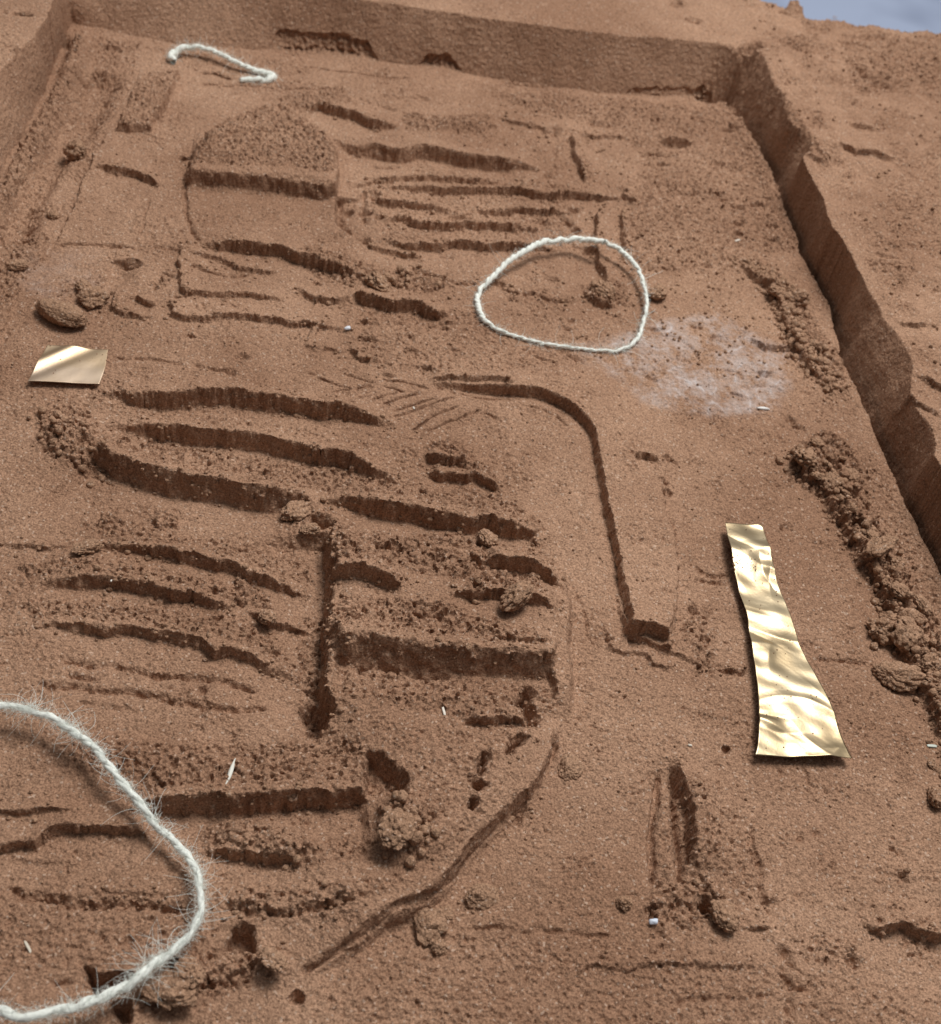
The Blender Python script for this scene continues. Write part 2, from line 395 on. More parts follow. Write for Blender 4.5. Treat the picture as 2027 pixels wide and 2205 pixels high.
step('H 150,900 300,905 450,922 700,945 850,955 1000,978 1150,990 1290,1005 1425,1020', 12.5, 9, 1.5, 10, e=3., tap=(3, 1.5), crumb=.8, pw=.8)
crack('H 230,1058 420,1056 560,1068 700,1090 850,1108', .9, 3)
rough('H 150,1060 430,1060 900,1110 1180,1140 1220,1270 1200,1400 900,1380 200,1250', .75)
step('H 1300,1190 1240,1230 1215,1275 1245,1330 1262,1390 1290,1440', 3, 4, .5, 4, tap=(2, 2), crumb=.8)
crack('H 1300,1185 1230,1250 1222,1290 1262,1380 1290,1450', 2.2, 10, brk=0, w=.6)
step('H 860,1370 1000,1388 1100,1378 1260,1405', 4.5, 9, 1, 8)
rough('H 1000,1400 1290,1440 K 1200,0 1100,200 900,450 700,500 560,250 430,100 300,0', .42)
rough('K 400,60 560,230 620,420 720,520 560,400 420,120', .9)
rough('H 1280,1180 1420,1160 1460,1300 1290,1400', .6)
crack('K 1225,0 1150,80 1140,100 1150,160', 1.6, 8, brk=.1, crumb=.5, w=.6); crack('K 1010,85 975,180 968,280', 1.2, 8, brk=0, w=.5)
crack('K 985,275 930,340', 2.0, 8, brk=0, w=.5); crack('K 945,375 895,465', 1.3, 7, brk=0, w=.5)
step('S 650,2085 K -25,1245 275,1082 445,950 605,888 785,742 903,585 1062,425 1212,296 1312,175 1368,50 1385,-60 H 1470,1290', 1.6, 6, 7.2, 46, e=3.8, tap=(10, 8), crumb=0, pw=.9, w=.12, raw=True)
crack('S 642,2102 K 0,1292 300,1122 480,985 640,925 820,780 940,620 1100,462 1250,330 1345,200 1398,60 1422,-40', .9, 3.4, brk=.05, w=.12)
step('H 1480,1330 1490,1100 1472,900 1490,720 1478,600 1455,500', 1.2, 8, 5.0, 30, e=3.6, tap=(6, 8), crumb=.05, pw=.9, w=.3, raw=True)
pass; pass; pass
crack('K 1150,440 1265,330', 1.8, 5, brk=.2, crumb=1.)
plateau('O 668,1050 900,1030 1060,1085 1095,1200 1090,1330 1055,1450 980,1575 860,1680 770,1690 745,1560 680,1440 665,1250', 3.6, 11)
rough('K 0,900 450,880 700,760 900,560 1100,400 1300,100 1440,40 1300,330 980,620 660,940 300,1130 0,1300', 0)
P_ = 'K 350,80 430,100 490,180 555,260 545,355 430,330 345,290'
plateau(P_, -9, 3., z=0, rough=.5)
rough('K 420,380 560,360 700,450 700,600 560,640 430,580', 1.1); blob('K 520,470', 38, 4.5, 1.1, 1., 1.5); blob('K 560,590', 30, 3, 1.1, .8)
blob('K 640,540 680,480', 14, -3, 1.)
# lower left corner
step('J 700,340 800,300 1000,298 1200,288 1500,285 1700,265 1848,278 K 120,285 345,275', 9.5, 14, 2.5, 16, e=2., tap=(14, 2), crumb=.9)
rough('J 650,0 1848,0 K 340,0 345,270 J 1848,260 1200,280 850,290 650,120', .85)
step('J -60,560 200,562 250,503 300,472 500,463 700,460 800,480 880,560', 4.6, 10, 1, 9, tap=(3, 4), crumb=.4)
step('J -60,372 200,380 420,370', 2.6, 9, .6, 8)
step('J 1150,590 1300,588 1450,610 1600,640 1720,690', 4.6, 7, 2.5, 12, crumb=.9)
ridge('J 1190,470 1400,470 1600,540 1848,650 K 120,690', 5, 3.4, rough=1.)
ridge('J 300,80 600,60 1000,90 1300,40', 7, 1.8, rough=.6)
ridge('J 1250,890 1848,900 K 350,860', 5, 2.2, rough=.8)
rough('J 1150,420 1500,440 1848,560 K 380,560 K 400,680 J 1700,680 1450,610 1160,590', .85)
crack('J 0,850 150,870 350,883 500,920 650,930 900,918 1100,945', 1.2, 2.8, brk=.3, crumb=.8)
crack('J 1250,945 1480,975 1848,970 K 90,970 200,950 350,900', 1.2, 2.8, brk=.3, crumb=.8)
step('J 500,830 900,850', 1, 8); step('J 0,650 400,655', 1.2, 8, crumb=0)
rough('J 1150,860 1848,880 K 500,780 540,840 300,950 J 1400,960', .7)
plateau('J 505,1285 600,1310 760,1310 720,1370 620,1440 560,1440', -11, 2., z=0, rough=.5); plateau('J 630,1490 740,1490 735,1560 660,1550', -8, 2., z=0, rough=.5); blob('J 1000,1280', 18, -6, .8)
plateau('J 1325,1040 1440,1045 1450,1170 1310,1175', -9, 2., z=0, rough=.2)
rough('J 960,1150 1320,1180 1600,1180 1600,1300 1300,1420 900,1560 700,1500 900,1350', .95)
blob('J 1070,1260 1130,1300 950,1430', 22, 3.5, 1.1, .8); blob('J 1500,1230 1560,1240', 18, 3, 1., .8)
blob('J 1700,1440', 16, -4, .5, .7)
crack('J 1080,1390 1300,1350 1500,1260', 1.4, 3, crumb=.6)
blob('J 560,1130 720,1140', 12, -2, .6); crack('J 250,1370 450,1360', 1., 1.5)
rough('J 0,950 500,980 900,1000 900,1150 500,1300 0,1300', .4)
# lower right
crack('L 262,140 225,300 205,430 200,520 205,830', 1.0, 3.2, brk=.1, w=.4)
crack('L 330,110 345,420 365,600 370,810', 1.1, 4, brk=.1, w=.4)
step('L 368,70 385,200 425,300 442,420 446,560 440,700', 4.5, 6, 3.0, 12, e=1.8, tap=(6, 8), crumb=.6, w=.5, raw=True, pw=1.4)
step('L 440,720 520,790 600,860', 2, 8, .5, 6, crumb=.5)
ridge('L 480,120 510,450 545,760', 6.5, 3.0, rough=.6, p=2.5)
ridge('L 290,180 285,500 290,800', 3.2, 1.6, rough=.5, p=2)
blob('L 535,915', 22, -7, .8, .8); blob('L 420,940 330,940 200,960', 14, -2, 1.); 
rough('L 200,760 450,780 600,830 700,1000 400,1080 150,980 210,850', .85)
rough('L 440,300 800,440 850,900 700,900 560,700', .45)
crack('L 575,90 575,200 600,320', .8, .9); crack('L 765,460 790,640 830,860 880,1020', .9, 1.6); crack('L 650,600 720,760', .8, 1.2)
crack('K 940,1050 1300,1056 1600,1080 L 0,1090', .8, 1.3); step('L -300,1265 0,1265 300,1250 850,1268', 1.6, 8, .3, 6, crumb=.2)
crack('L 250,1480 600,1450 920,1440', 1., 1.4); crack('L 250,1020 240,1230', 1., 1.6)
crack('L 920,1150 980,1240 1010,1300', 1.4, 2.6); crack('L 940,1240 970,1370 1100,1380 1110,1320', 1.1, 1.8); crack('L 985,1420 990,1597', 1.6, 2.4)
step('L 710,1030 900,1022', 2.5, 6, .6, 6); step('L 830,880 940,875', 2.4, 4, .6, 6)
crack('L 990,520 1080,530', 1.2, 2); crack('L 1090,505 1220,545', .9, 1.6); crack('L 930,110 950,210', .8, 1.2); crack('L 1040,110 1100,280', .7, 1.)
step('L 1560,710 1640,735 1690,800', 3, 6, 1, 6); crack('L 1530,560 1640,640', 1, 1.6)
step('L 1430,1010 1500,1040 1640,1020 1740,1060 1848,1085 2000,1100', 5, 12, 2, 10); rough('L 1420,990 1848,1000 1848,1300 1650,1250 1640,1100', .6)
rough('L 1000,1080 1380,1100 1420,1280 1250,1300 1000,1200', .6); crack('L 1130,1500 1240,1580', 1.2, 2)
blob('L 620,35', 9, -3, .5); blob('L 1350,1235', 14, -3, .6)
rough('O 800,1800 1300,1850 1848,1950 1848,2040 700,2040 600,1950', .35)
# broken ridge along the right-hand wall
step('F 700,130 760,210 830,260 900,310 945,400 965,480 1010,560 1060,660 1120,750 1190,830 1260,920', 3.5, 8, 2.6, 14, e=1.4, tap=(5, 8), crumb=1.2)
step('F 770,590 850,640 950,632 1060,620', 3, 6, 1.2, 6, crumb=.4)
rough('F 740,130 850,170 1050,400 1280,760 1300,900 1080,680 960,450 860,300', 1.)
step('F 1000,1270 1100,1380 1200,1420 I 1220,60 1290,160 1370,300 1440,420 1500,520 1560,640 1600,740 1640,860 1700,990 1780,1140 1830,1280 1900,1478 S 2060,1700', 4., 9, 3., 14, e=1.8, tap=(5, 10), crumb=1.8)
rough('F 1000,1230 1200,1120 1300,1180 1380,1320 1430,1478 I 1480,200 1600,420 1720,640 1848,1000 1900,1478 1800,1300 1660,1000 1520,700 1330,360 1200,100 F 1000,1400', 1.35, 2.5)
rough('F 1300,1180 1560,1478 I 1640,200 1848,640 1848,1000 1500,200', .45)
blob('F 1060,1290 1130,1370 1200,1300 1280,1400 I 1300,60 1330,170 1430,230 1480,330 1400,420', 18, 4, 1.2, 1.)
blob('F 1250,1320 1330,1420 I 1340,110 1400,190 1360,250 1500,370 1520,450 1560,640 1620,800 1700,940', 11, -5, 1.2)
blob('I 1600,560 1700,820 1750,760 1800,930 1650,700', 18, 3.5, 1.2)
rough('I 1480,1020 1660,1050 1680,1120 1560,1180 1490,1100', 1.1); blob('I 1580,1080', 30, 3, 1.1, .6)
blob('F 850,800', 14, -2.5, .6, .5); blob('F 460,540 560,600 230,560 690,920', 12, -1.6, .7, .5)
crack('F 150,815 260,860', 1.4, 1.6); crack('F 590,780 700,800 700,850', .8, .9); crack('F 700,880 900,870 960,930', .7, .9); crack('F 580,430 620,460', 1, 1.2)
crack('F 200,620 340,600 500,760 520,900', .7, .8)
smoothen('K -40,1230 275,1060 445,925 605,865 785,720 903,560 1062,400 1212,275 1312,155 1368,30 1430,30 1400,90 1262,340 1115,480 955,640 830,800 650,945 480,1005 300,1140 0,1320', 2.)
# white powder
def powder(spec, a, soft=8.):
    P = wpts(spec); sl = bbox(P, soft*MM*2)
    T[sl] = np.maximum(T[sl], a*sst(poly_sd(P, sl)/(soft*MM)+.5))
powder('F 200,520 560,460 760,560 1000,680 1000,850 900,1020 500,1040 150,960 0,820 E 1600,700 1700,620', .55)
powder('F 330,760 700,700 960,800 960,900 800,1010 380,980', .6)
powder('F 920,690 1040,690 1040,720 920,715', .5, 3); powder('F 780,980 900,985 890,1010 790,1005', 1.3, 2)
powder('D 130,100 560,110 560,380 300,400 100,300', .12)
powder('E 1500,650 1848,620 1848,760 1600,760', .3)
T *= np.clip(.50+perlin(.014, 40)*.8+perlin(.004, 41)*.5+perlin(.0016, 43)*.4, 0, 1.2)
T *= .75+.7*np.exp(-(perlin(.013, 42)/.05)**2)

# ------------------------------------------------------------------ rim: back, right and left walls
RIM = .028
Pb = wpts('S -120,640 -60,490 0,385 49,290 95,200 133,100 157,50 A 760,205 1150,270 1848,300 B 480,360 880,410 1400,500 1848,548 C 640,560 760,740 910,1020 985,1220 1070,1478 F 1230,430 1300,740 1450,1080 1600,1440 I 1848,500 S 2150,1480 2500,2600 -700,2600')
Pt = wpts('S -120,330 0,160 23,125 68,80 108,25 128,-40 140,-108 400,-62 796,0 B 700,50 1300,140 1848,200 C 300,218 560,240 840,320 880,420 960,560 985,700 1100,775 1110,830 1060,890 1120,1010 1170,1120 1240,1320 F 1280,50 1345,160 1440,330 1520,470 1640,630 1700,780 1668,900 1780,1080 1815,1190 1790,1300 S 2100,1180 2600,2600 -900,2600 -400,900', RIM)
bed_lip = wpts('C 640,560 760,740 910,1020 985,1220 1070,1478 F 1230,430 1300,740 1450,1080 1600,1440 I 1848,500 S 2150,1480')
allsl = (slice(0, NY), slice(0, NX))
_wx, _wy = WX, WY
WX = X+perlin(.014, 91)*1.3*MM+perlin(.004, 92)*.1*MM; WY = Y+perlin(.014, 93)*1.3*MM+perlin(.004, 94)*.1*MM
dB = poly_sd(Pb, allsl); dT = poly_sd(Pt, allsl, True)
WX, WY = _wx, _wy
T = np.where(dB > 0.001, T, 0)
# bed rises a little towards the right-hand wall
dl, _, Ll, _ = line_dist(bed_lip, X, Y)
H += np.where(dB > 0, 2.6*MM*np.exp(-((dl-.003)/.010)**2)*sst(Ll/.05), 0)
H *= np.where(dB > 0, 1., 0.)
TR = 12*MM*sst(Ll/.05)*np.exp(-(dl/.02)**2)                # narrow gap between the bed and the right-hand wall
H -= np.where(dB > 0, TR*(1-sst((dB-.0008)/.0020)), 0)
R = np.where(dB > 0, R, 0)
# small broken pocket along the foot of the back wall
tt = np.clip(-dB, 0, None)/(np.clip(-dB, 0, None)+np.clip(dT, 0, None)+1e-6)
wallm = (dB <= 0) & (dT > 0)
rimH = RIM+perlin(.06, 50)*1.2*MM+perlin(.02, 51)*.7*MM
H = np.where(dB <= 0, rimH*np.clip(tt, 0, 1)-TR*(1-np.clip(tt*2, 0, 1)), H)
dTo = np.clip(-dT, 0, None)
# rim surface: rough patches, ledges and the outer drop
rr = np.clip(perlin(.035, 60)*.9+perlin(.012, 61)*.8+.10, 0, .8)
rightrim = sst((X-.27)/.02)
R = np.where(dT <= 0, rr*(.2+.95*rightrim), R)
H += np.where(dT <= 0, rightrim*(perlin(.022, 62)*2.2+perlin(.009, 63)*1.4)*MM, 0)
H += np.where(dT <= 0, -.5*MM*np.exp(-dTo/.0015), 0)
_EX = EDGES; EDGES = []
def on_rim(f):
    def g(spec, *a, **k):
        global wpts
        old = wpts
        wpts = lambda s, z=0.0: old(s, RIM)
        f(spec, *a, **k)
        wpts = old
    return g
rstep, rcrack, rrough = on_rim(step), on_rim(crack), on_rim(rough)
def rblob(spec, r, h, rgh=.8, asp=1.):
    for q in px(spec):
        c = U(q, RIM)[:2]; rr_ = r/2661.*np.linalg.norm(U(q, RIM)-CAM)
        sl = bbox(np.array([c]), rr_*2.5*max(1, asp))
        d = np.hypot((WX[sl]-c[0])/rr_, (WY[sl]-c[1])/(rr_*asp)); g_ = np.exp(-d**3*.9)
        H[sl] += h*MM*g_; R[sl] = np.maximum(R[sl], rgh*g_)
rblob('C 1410,420', 14, -5); rblob('C 1540,400 1500,480', 14, -3); rblob('C 1310,240 1420,210 1500,230 1590,250', 14, -2.5)
rblob('C 440,110 350,15', 16, -3.5, 1., .7)
rblob('C 1010,60', 26, 6, .9, .9)
rrough('C 1280,180 1848,220 1848,480 1400,540 1300,400', .9); rrough('C 820,300 900,440 980,560 1150,820 1250,960 1100,860 990,720 880,480 C 560,250', 1.)
rstep('C 1300,680 1400,705 1500,760', 2.6, 6, .8, 6); rstep('C 1250,830 1400,880 1500,905 1590,905', 3.4, 8, 1, 8); rstep('C 1070,880 1140,900 1220,950', 2.6, 5, 1, 5)
rstep('C 1180,350 1260,360', 2, 4, .5, 4); rcrack('C 1110,180 1150,260 1180,300', 1.4, 1.6)
rstep('F 1590,500 1680,525 1770,530', 2.6, 6, 1, 7); rrough('F 1380,150 1700,180 1700,240 1450,220', .8)
rcrack('F 1460,140 1660,145', .9, 1.4); rrough('C 1600,900 1848,900 1848,1478 1500,1300', .5)
rstep('F 1700,820 1780,840 1848,900 1950,960', 3, 12, 1.5, 10); rstep('F 1668,900 1720,960 1848,1050', 2, 8, 1, 6)
rcrack('A 0,70 100,80 210,85', 1.2, 3); rcrack('A 0,260 80,265', .9, 1.8); rblob('A 120,290', 10, 2.5, 1.)
rcrack('B 300,0 330,30', .7, 1)
rcrack('C 640,40 840,50 1000,100', .9, 1.2)
# outer edge of the sand block
OUT = wpts('S -900,-330 0,-240 1500,-22 1645,3 1687,24 1710,20 1736,38 1895,62 2027,72 2400,105 3200,190', RIM)
d_, s_, _, _ = line_dist(OUT, WX, WY)
so = d_*s_                                   # >0 : inside of the block
H -= np.where(so < 0.001, (RIM+.045)*sst((.001-so)/.006), 0)
R = np.where(so < 0, 0, np.maximum(R, .7*np.exp(-np.clip(so, 0, None)/.006)*(so > 0)))
H += np.where((so > 0) & (so < .02), 1.*MM*np.exp(-so/.005), 0)
# broken pockets on the walls (true recesses in the sand)
def pocket(spec, z, depth, wd):
    P = wpts(spec, z*MM); sl = bbox(P, .012)
    d, s, L, tot = line_dist(P, WX[sl], WY[sl])
    g = np.exp(-(d/(wd*MM))**2)*sst(L/.004)*sst((tot-L)/.004)
    H[sl] -= depth*MM*g*(.7+.6*BRK[sl]); R[sl] = np.maximum(R[sl], 1.1*g)



pocket('A 340,110 380,180 400,220', 8, 6, 2.6)
pocket('C 480,380 600,400 700,380 800,330', 18, 7, 3.5); pocket('C 640,480 700,560 740,640', 6, 8, 3.2)
EDGES2 = EDGES; EDGES = _EX
# clumpy breakage
cl = np.abs(perlin(.0036, 70))*1.3+np.abs(perlin(.0017, 71))*.9
pit = np.clip(perlin(.0019, 73)+.6*perlin(.0011, 74)-.10, 0, 1)
H += R*(cl-.55)*1.35*MM-R*pit*3.2*MM+R*perlin(.0010, 72)*.85*MM
fine = np.clip(perlin(.0020, 75)-.28, 0, 1)*np.clip(.45+perlin(.02, 76)*1.5, 0, 1)
H -= np.where(wallm, 0, fine*1.3*MM)
# loose surface granules as domes standing in the height field
def stamp(cx, cy, r, k=.8):
    for x, y, q, kk in zip(cx, cy, r, k):
        i0 = np.searchsorted(gx, x-q); i1 = np.searchsorted(gx, x+q)
        j0 = np.searchsorted(gy, y-q); j1 = np.searchsorted(gy, y+q)
        if i1-i0 < 1 or j1-j0 < 1: continue
        h0 = H[(j0+j1)//2 if (j0+j1)//2 < NY else NY-1, min(NX-1, (i0+i1)//2)]
        dd = q*q-(gx[None, i0:i1]-x)**2-(gy[j0:j1, None]-y)**2
        s = H[j0:j1, i0:i1]
        np.maximum(s, np.where(dd > 0, h0-q*.35+np.sqrt(np.maximum(dd, 0))*kk, -9), out=s)
n = 380000
cx = rng.uniform(gx[0]+.01, .42, n); cy = rng.uniform(.09, .80, n)
ri = R[np.searchsorted(gy, cy), np.searchsorted(gx, cx)]
wm = wallm[np.searchsorted(gy, cy), np.searchsorted(gx, cx)]
k = (rng.random(n) < ri**1.5*.95) & ~wm
cx, cy, ri = cx[k], cy[k], ri[k]
rad = (.36+.85*rng.random(len(cx))**3*ri)*MM
o = np.argsort(rad); stamp(cx[o], cy[o], rad[o], rng.uniform(.7, 1.15, len(cx)))
ex, ey, er = [], [], []
for P, am in EDGES+EDGES2:
    sg = np.diff(P, axis=0); ln = np.hypot(sg[:, 0], sg[:, 1]); tot = ln.sum()
    m_ = int(tot*1000*1.5*am)
    if m_ < 1: continue
    cu = np.concatenate([[0], np.cumsum(ln)]); t = rng.random(m_)*tot
    xx = np.interp(t, cu, P[:, 0]); yy = np.interp(t, cu, P[:, 1])
    a = np.abs(rng.normal(0, 1.3*MM*(.6+am), m_))-.0002
    a = np.where(rng.random(m_) < .3, -a*.8, a)
    i = np.clip(np.searchsorted(cu, t)-1, 0, len(sg)-1)
    nx = -sg[i, 1]/(ln[i]+1e-9); ny = sg[i, 0]/(ln[i]+1e-9)
    ex.append(xx+nx*a); ey.append(yy+ny*a); er.append((.35+rng.random(m_)**2*.75*min(1.4, .5+am))*MM)
ex, ey, er = map(np.concatenate, (ex, ey, er))
k = (ex > gx[3]) & (ex < gx[-4]) & (ey > gy[3]) & (ey < gy[-4]); ex, ey, er = ex[k], ey[k], er[k]
stamp(ex, ey, er, rng.uniform(.6, 1.1, len(ex)))
# grain
H += rng.normal(0, .045*MM, H.shape)*(~wallm)+perlin(.0011, 80)*.13*MM*(~wallm)

def hs(x, y, r=0):
    i = int(np.clip(np.searchsorted(gx, x), 0, NX-1)); j = int(np.clip(np.searchsorted(gy, y), 0, NY-1))
    if r:
        i0, i1 = np.searchsorted(gx, [x-r, x+r]); j0, j1 = np.searchsorted(gy, [y-r, y+r])
        return float(np.percentile(H[j0:j1+1, i0:i1+1], 88))
    return float(H[j, i])
def on_sand(p, lift=0., r=0.):
    z = 0.
    for _ in range(5):
        q = U(p, z+lift); z = .5*z+.5*hs(q[0], q[1], r)
    q = U(p, z+lift); return q

# ------------------------------------------------------------------ materials
def nodes(mat):
    mat.use_nodes = True; nt = mat.node_tree; return nt, nt.nodes, nt.links, nt.nodes['Principled BSDF']
def sand_material(name, c1, c2, attr=True):
    mt = bpy.data.materials.new(name); nt, N, L, B = nodes(mt)
    B.inputs['Roughness'].default_value = .9
    B.inputs['Specular IOR Level'].default_value = .25
    geo = N.new('ShaderNodeNewGeometry')
    def noise(sc, det=2, ro=.5):
        n = N.new('ShaderNodeTexNoise'); n.inputs['Scale'].default_value = sc; n.inputs['Detail'].default_value = det
        n.inputs['Roughness'].default_value = ro; L.new(geo.outputs['Position'], n.inputs['Vector']); return n
    def ramp(src, a, b, ca, cb):
        r = N.new('ShaderNodeValToRGB'); r.color_ramp.elements[0].position = a; r.color_ramp.elements[1].position = b
        r.color_ramp.elements[0].color = (*ca, 1); r.color_ramp.elements[1].color = (*cb, 1); L.new(src, r.inputs[0]); return r
    def mix(mode, fac, a, b):
        x = N.new('ShaderNodeMix'); x.data_type = 'RGBA'; x.blend_type = mode
        if isinstance(fac, float): x.inputs[0].default_value = fac
        else: L.new(fac, x.inputs[0])
        for s, v in ((x.inputs[6], a), (x.inputs[7], b)):
            if isinstance(v, tuple): s.default_value = (*v, 1)
            else: L.new(v, s)
        return x.outputs[2]
    big = ramp(noise(11, 5, .62).outputs[0], .38, .62, c1, c2)
    g1 = ramp(noise(1500, 2, .6).outputs[0], .32, .68, (.62, .60, .58), (1.38, 1.40, 1.42))
    c = mix('MULTIPLY', 1.0, big.outputs[0], g1.outputs[0])
    vo = N.new('ShaderNodeTexVoronoi'); vo.inputs['Scale'].default_value = 1500; L.new(geo.outputs['Position'], vo.inputs['Vector'])
    sp = N.new('ShaderNodeSeparateColor'); L.new(vo.outputs['Color'], sp.inputs[0])
    lt = ramp(sp.outputs[0], .955, .975, (0, 0, 0), (1, 1, 1)); c = mix('MIX', lt.outputs[0], c, mix('MIX', .55, c, (.70, .53, .42)))
    dk = ramp(sp.outputs[1], .92, .95, (0, 0, 0), (1, 1, 1)); c = mix('MIX', dk.outputs[0], c, mix('MIX', .5, c, (.12, .07, .045)))
    if attr:
        at = N.new('ShaderNodeAttribute'); at.attribute_name = 'powder'
        c = mix('MIX', at.outputs['Fac'], c, (.66, .60, .60))
    L.new(c, B.inputs['Base Color'])
    bp = N.new('ShaderNodeBump'); bp.inputs['Strength'].default_value = .55; bp.inputs['Distance'].default_value = .0006
    L.new(noise(1300, 3, .65).outputs[0], bp.inputs['Height'])
    b2 = N.new('ShaderNodeBump'); b2.inputs['Strength'].default_value = .8; b2.inputs['Distance'].default_value = .0022
    L.new(noise(420, 4, .62).outputs[0], b2.inputs['Height']); L.new(bp.outputs[0], b2.inputs['Normal'])
    L.new(b2.outputs[0], B.inputs['Normal'])
    return mt
M_SAND = sand_material('brown_sand', (.325, .184, .117), (.445, .270, .180))

# ------------------------------------------------------------------ mesh of the sand, split by form
def tag(o, label=None, cat=None, group=None, kind=None):
    if label: o['label'] = label
    if cat: o['category'] = cat
    if group: o['group'] = group
    if kind: o['kind'] = kind
    return o
fid = np.zeros((NY-1, NX-1), np.int16)
FX = (WX[:-1, :-1]+WX[1:, 1:])/2; FY = (WY[:-1, :-1]+WY[1:, 1:])/2
forms = []
def form(name, label, cat, spec, z=0., mask=None, group=None):
    forms.append((name, label, cat, group)); k = len(forms)
    if mask is None:
        P = wpts(spec, z*MM); mask = inside(P, FX, FY)
    fid[mask & (fid == 0)] = k
c_ = lambda A: A[:-1, :-1]
rimm = (c_(dB) <= 0) & (c_(so) > -.02)
corner_l = U((150, -20), RIM/2); corner_r = U((1610, 170), RIM/2)
backm = rimm & (FY > .60) & (FY-corner_l[1] > -(FX-corner_l[0])*1.2) & (FY-corner_r[1] > (FX-corner_r[0])*1.0)
form('sand_wall', 'straight brown sand wall across the back with a broken crumbly foot', 'sand wall', '', mask=backm)
form('sand_wall', 'dark shadowed sand wall down the right side with a wide rough top', 'sand wall', '', mask=rimm & (FX > .1))
form('sand_wall', 'short pinkish smooth-faced sand wall in the upper left corner', 'sand wall', '', mask=rimm)
form('sand_mound', 'coarse-topped fan-shaped sand mound above the smooth sand slab', 'sand mound', 'A 1580,580 1300,670 1180,750 1100,870 1058,1050 1560,1075 B 0,1085 160,1100 168,900 130,790 0,680', 2)
form('sand_slab', 'smooth pale sand slab directly below the coarse fan-shaped mound', 'sand slab', 'A 1058,1050 1560,1075 B 0,1085 160,1100 160,1200 182,1290 240,1335 340,1392 S 790,590 720,580 A 1750,1480 1500,1430 1120,1390 1060,1200')
form('sand_block', 'small rough tapering sand block near the upper left string', 'sand block', 'A 800,400 1060,380 1100,440 870,740 640,725', 2)
form('sand_bar', 'raised sand bar bending down like a walking stick beside a dark groove', 'sand bar', 'E 1235,870 1330,880 1450,900 1600,990 1760,1080 1848,1200 F 300,1330 I 280,0 290,200 345,330 355,500 330,830 325,960 60,905 H 1815,700 1772,420 1716,150 E 1685,1478 1655,1320 1630,1160 1560,1060 1420,960 1240,925', 2)
form('sand_ridge', 'thin smooth sand ridge below the square foil, uppermost of the left ridges', 'sand ridge', 'D 620,990 900,980 1300,1010 1848,1090 E 200,1150 560,1350 540,1400 420,1370 150,1290 D 1848,1290 1400,1190 1050,1145 620,1100', 2, group='ridges cut into the sand at the left')
form('sand_ridge', 'long coarse-topped sand ridge with a crumbled mass at its left end', 'sand ridge', 'O 70,820 110,790 170,800 210,838 300,848 520,885 780,945 960,970 1080,1050 1060,1075 900,1040 640,1000 560,1000 480,985 350,960 200,910 150,930 90,905', 2, group='ridges cut into the sand at the left')
form('sand_ridge', 'coarse sand ridge just below the two small crumb heaps at the left', 'sand ridge', 'G 440,200 700,170 1000,250 1500,320 1800,380 1780,580 1500,560 1100,460 540,370', 2, group='ridges cut into the sand at the left')
form('sand_ridge', 'coarse curved sand ridge with a tiny white speck under it', 'sand ridge', 'G 60,470 500,420 900,480 1300,560 1570,600 1560,760 1300,740 900,670 600,600 150,590', 2, group='ridges cut into the sand at the left')
form('sand_ridge', 'lumpy low sand ridge, lowest of the three coarse ones above the big string', 'sand ridge', 'G 60,680 500,650 1000,720 1500,800 1700,1030 1400,990 1200,980 900,880 200,810', 2, group='ridges cut into the sand at the left')
form('sand_mound', 'big round-edged raised sand mass with deep steps and cracks in the middle', 'sand mound', 'O 655,1045 900,1045 1090,1120 1115,1200 1112,1290 1120,1330 1085,1440 1060,1520 1000,1590 900,1680 780,1790 740,1700 745,1590 700,1500 650,1440 645,1330 652,1200', 3)
form('sand_ridge', 'crumbly broken sand ridge beside the right wall, near the long foil strip', 'sand ridge', 'F 1000,1230 1200,1120 1420,1160 1560,1478 I 1640,200 1848,640 1900,1478 1800,1300 1680,1060 1540,700 1340,380 1200,100 F 1000,1400', 3)
form('sand_ridge', 'narrow broken sand ridge beside the right wall above the white powder', 'sand ridge', 'F 690,110 850,130 1010,300 1130,500 1220,700 1290,920 1200,900 1050,690 940,660 780,640 760,580 980,590 930,400 820,280', 3)

# keep what the place could plausibly show
Vc = np.stack([X-CAM[0], Y-CAM[1], H-CAM[2]], -1) @ RW
uu = CX+FP*Vc[..., 0]/-Vc[..., 2]; vv = CY-FP*Vc[..., 1]/-Vc[..., 2]
vis = (uu > -330) & (uu < 2027+330) & (vv > -330) & (vv < 2205+330)
vis &= H > -.044
fv = vis[:-1, :-1] & vis[1:, 1:]
gxn = np.gradient(H, gx, axis=1); gyn = np.gradient(H, gy, axis=0)
idx = np.arange(NX*NY).reshape(NY, NX)
def perlin_at(u, v, sc, seed):
    r = np.random.default_rng(seed); A_ = r.random((512, 512))*2*np.pi
    u = u/sc+50; v = v/sc+50; iu = np.floor(u).astype(int); iv = np.floor(v).astype(int); fu = u-iu; fv_ = v-iv
    def c(i, j):
        a = A_[(iv+j) % 512, (iu+i) % 512]; return np.cos(a)*(fu-i)+np.sin(a)*(fv_-j)
    su = fu*fu*(3-2*fu); sv = fv_*fv_*(3-2*fv_)
    return ((c(0, 0)*(1-su)+c(1, 0)*su)*(1-sv)+(c(0, 1)*(1-su)+c(1, 1)*su)*sv)*1.5
slope = np.hypot(gxn, gyn); sw = np.clip((slope-1.)/1.5, 0, 1)     # steep faces get their own relief
along = np.where(np.abs(gxn) > np.abs(gyn), Y, X)
rel = perlin_at(along, H*1.6, .006, 201)*.55+perlin_at(along, H, .0026, 202)*.45+perlin_at(along, H, .0012, 203)*.28
rel += -1.6*np.clip(perlin_at(along, H*1.3, .004, 204)-.32, 0, 1)
rel *= np.where(wallm, .30, 1.)
def px_x(spec): return [U(p, .004)[0] for p in px(spec)]
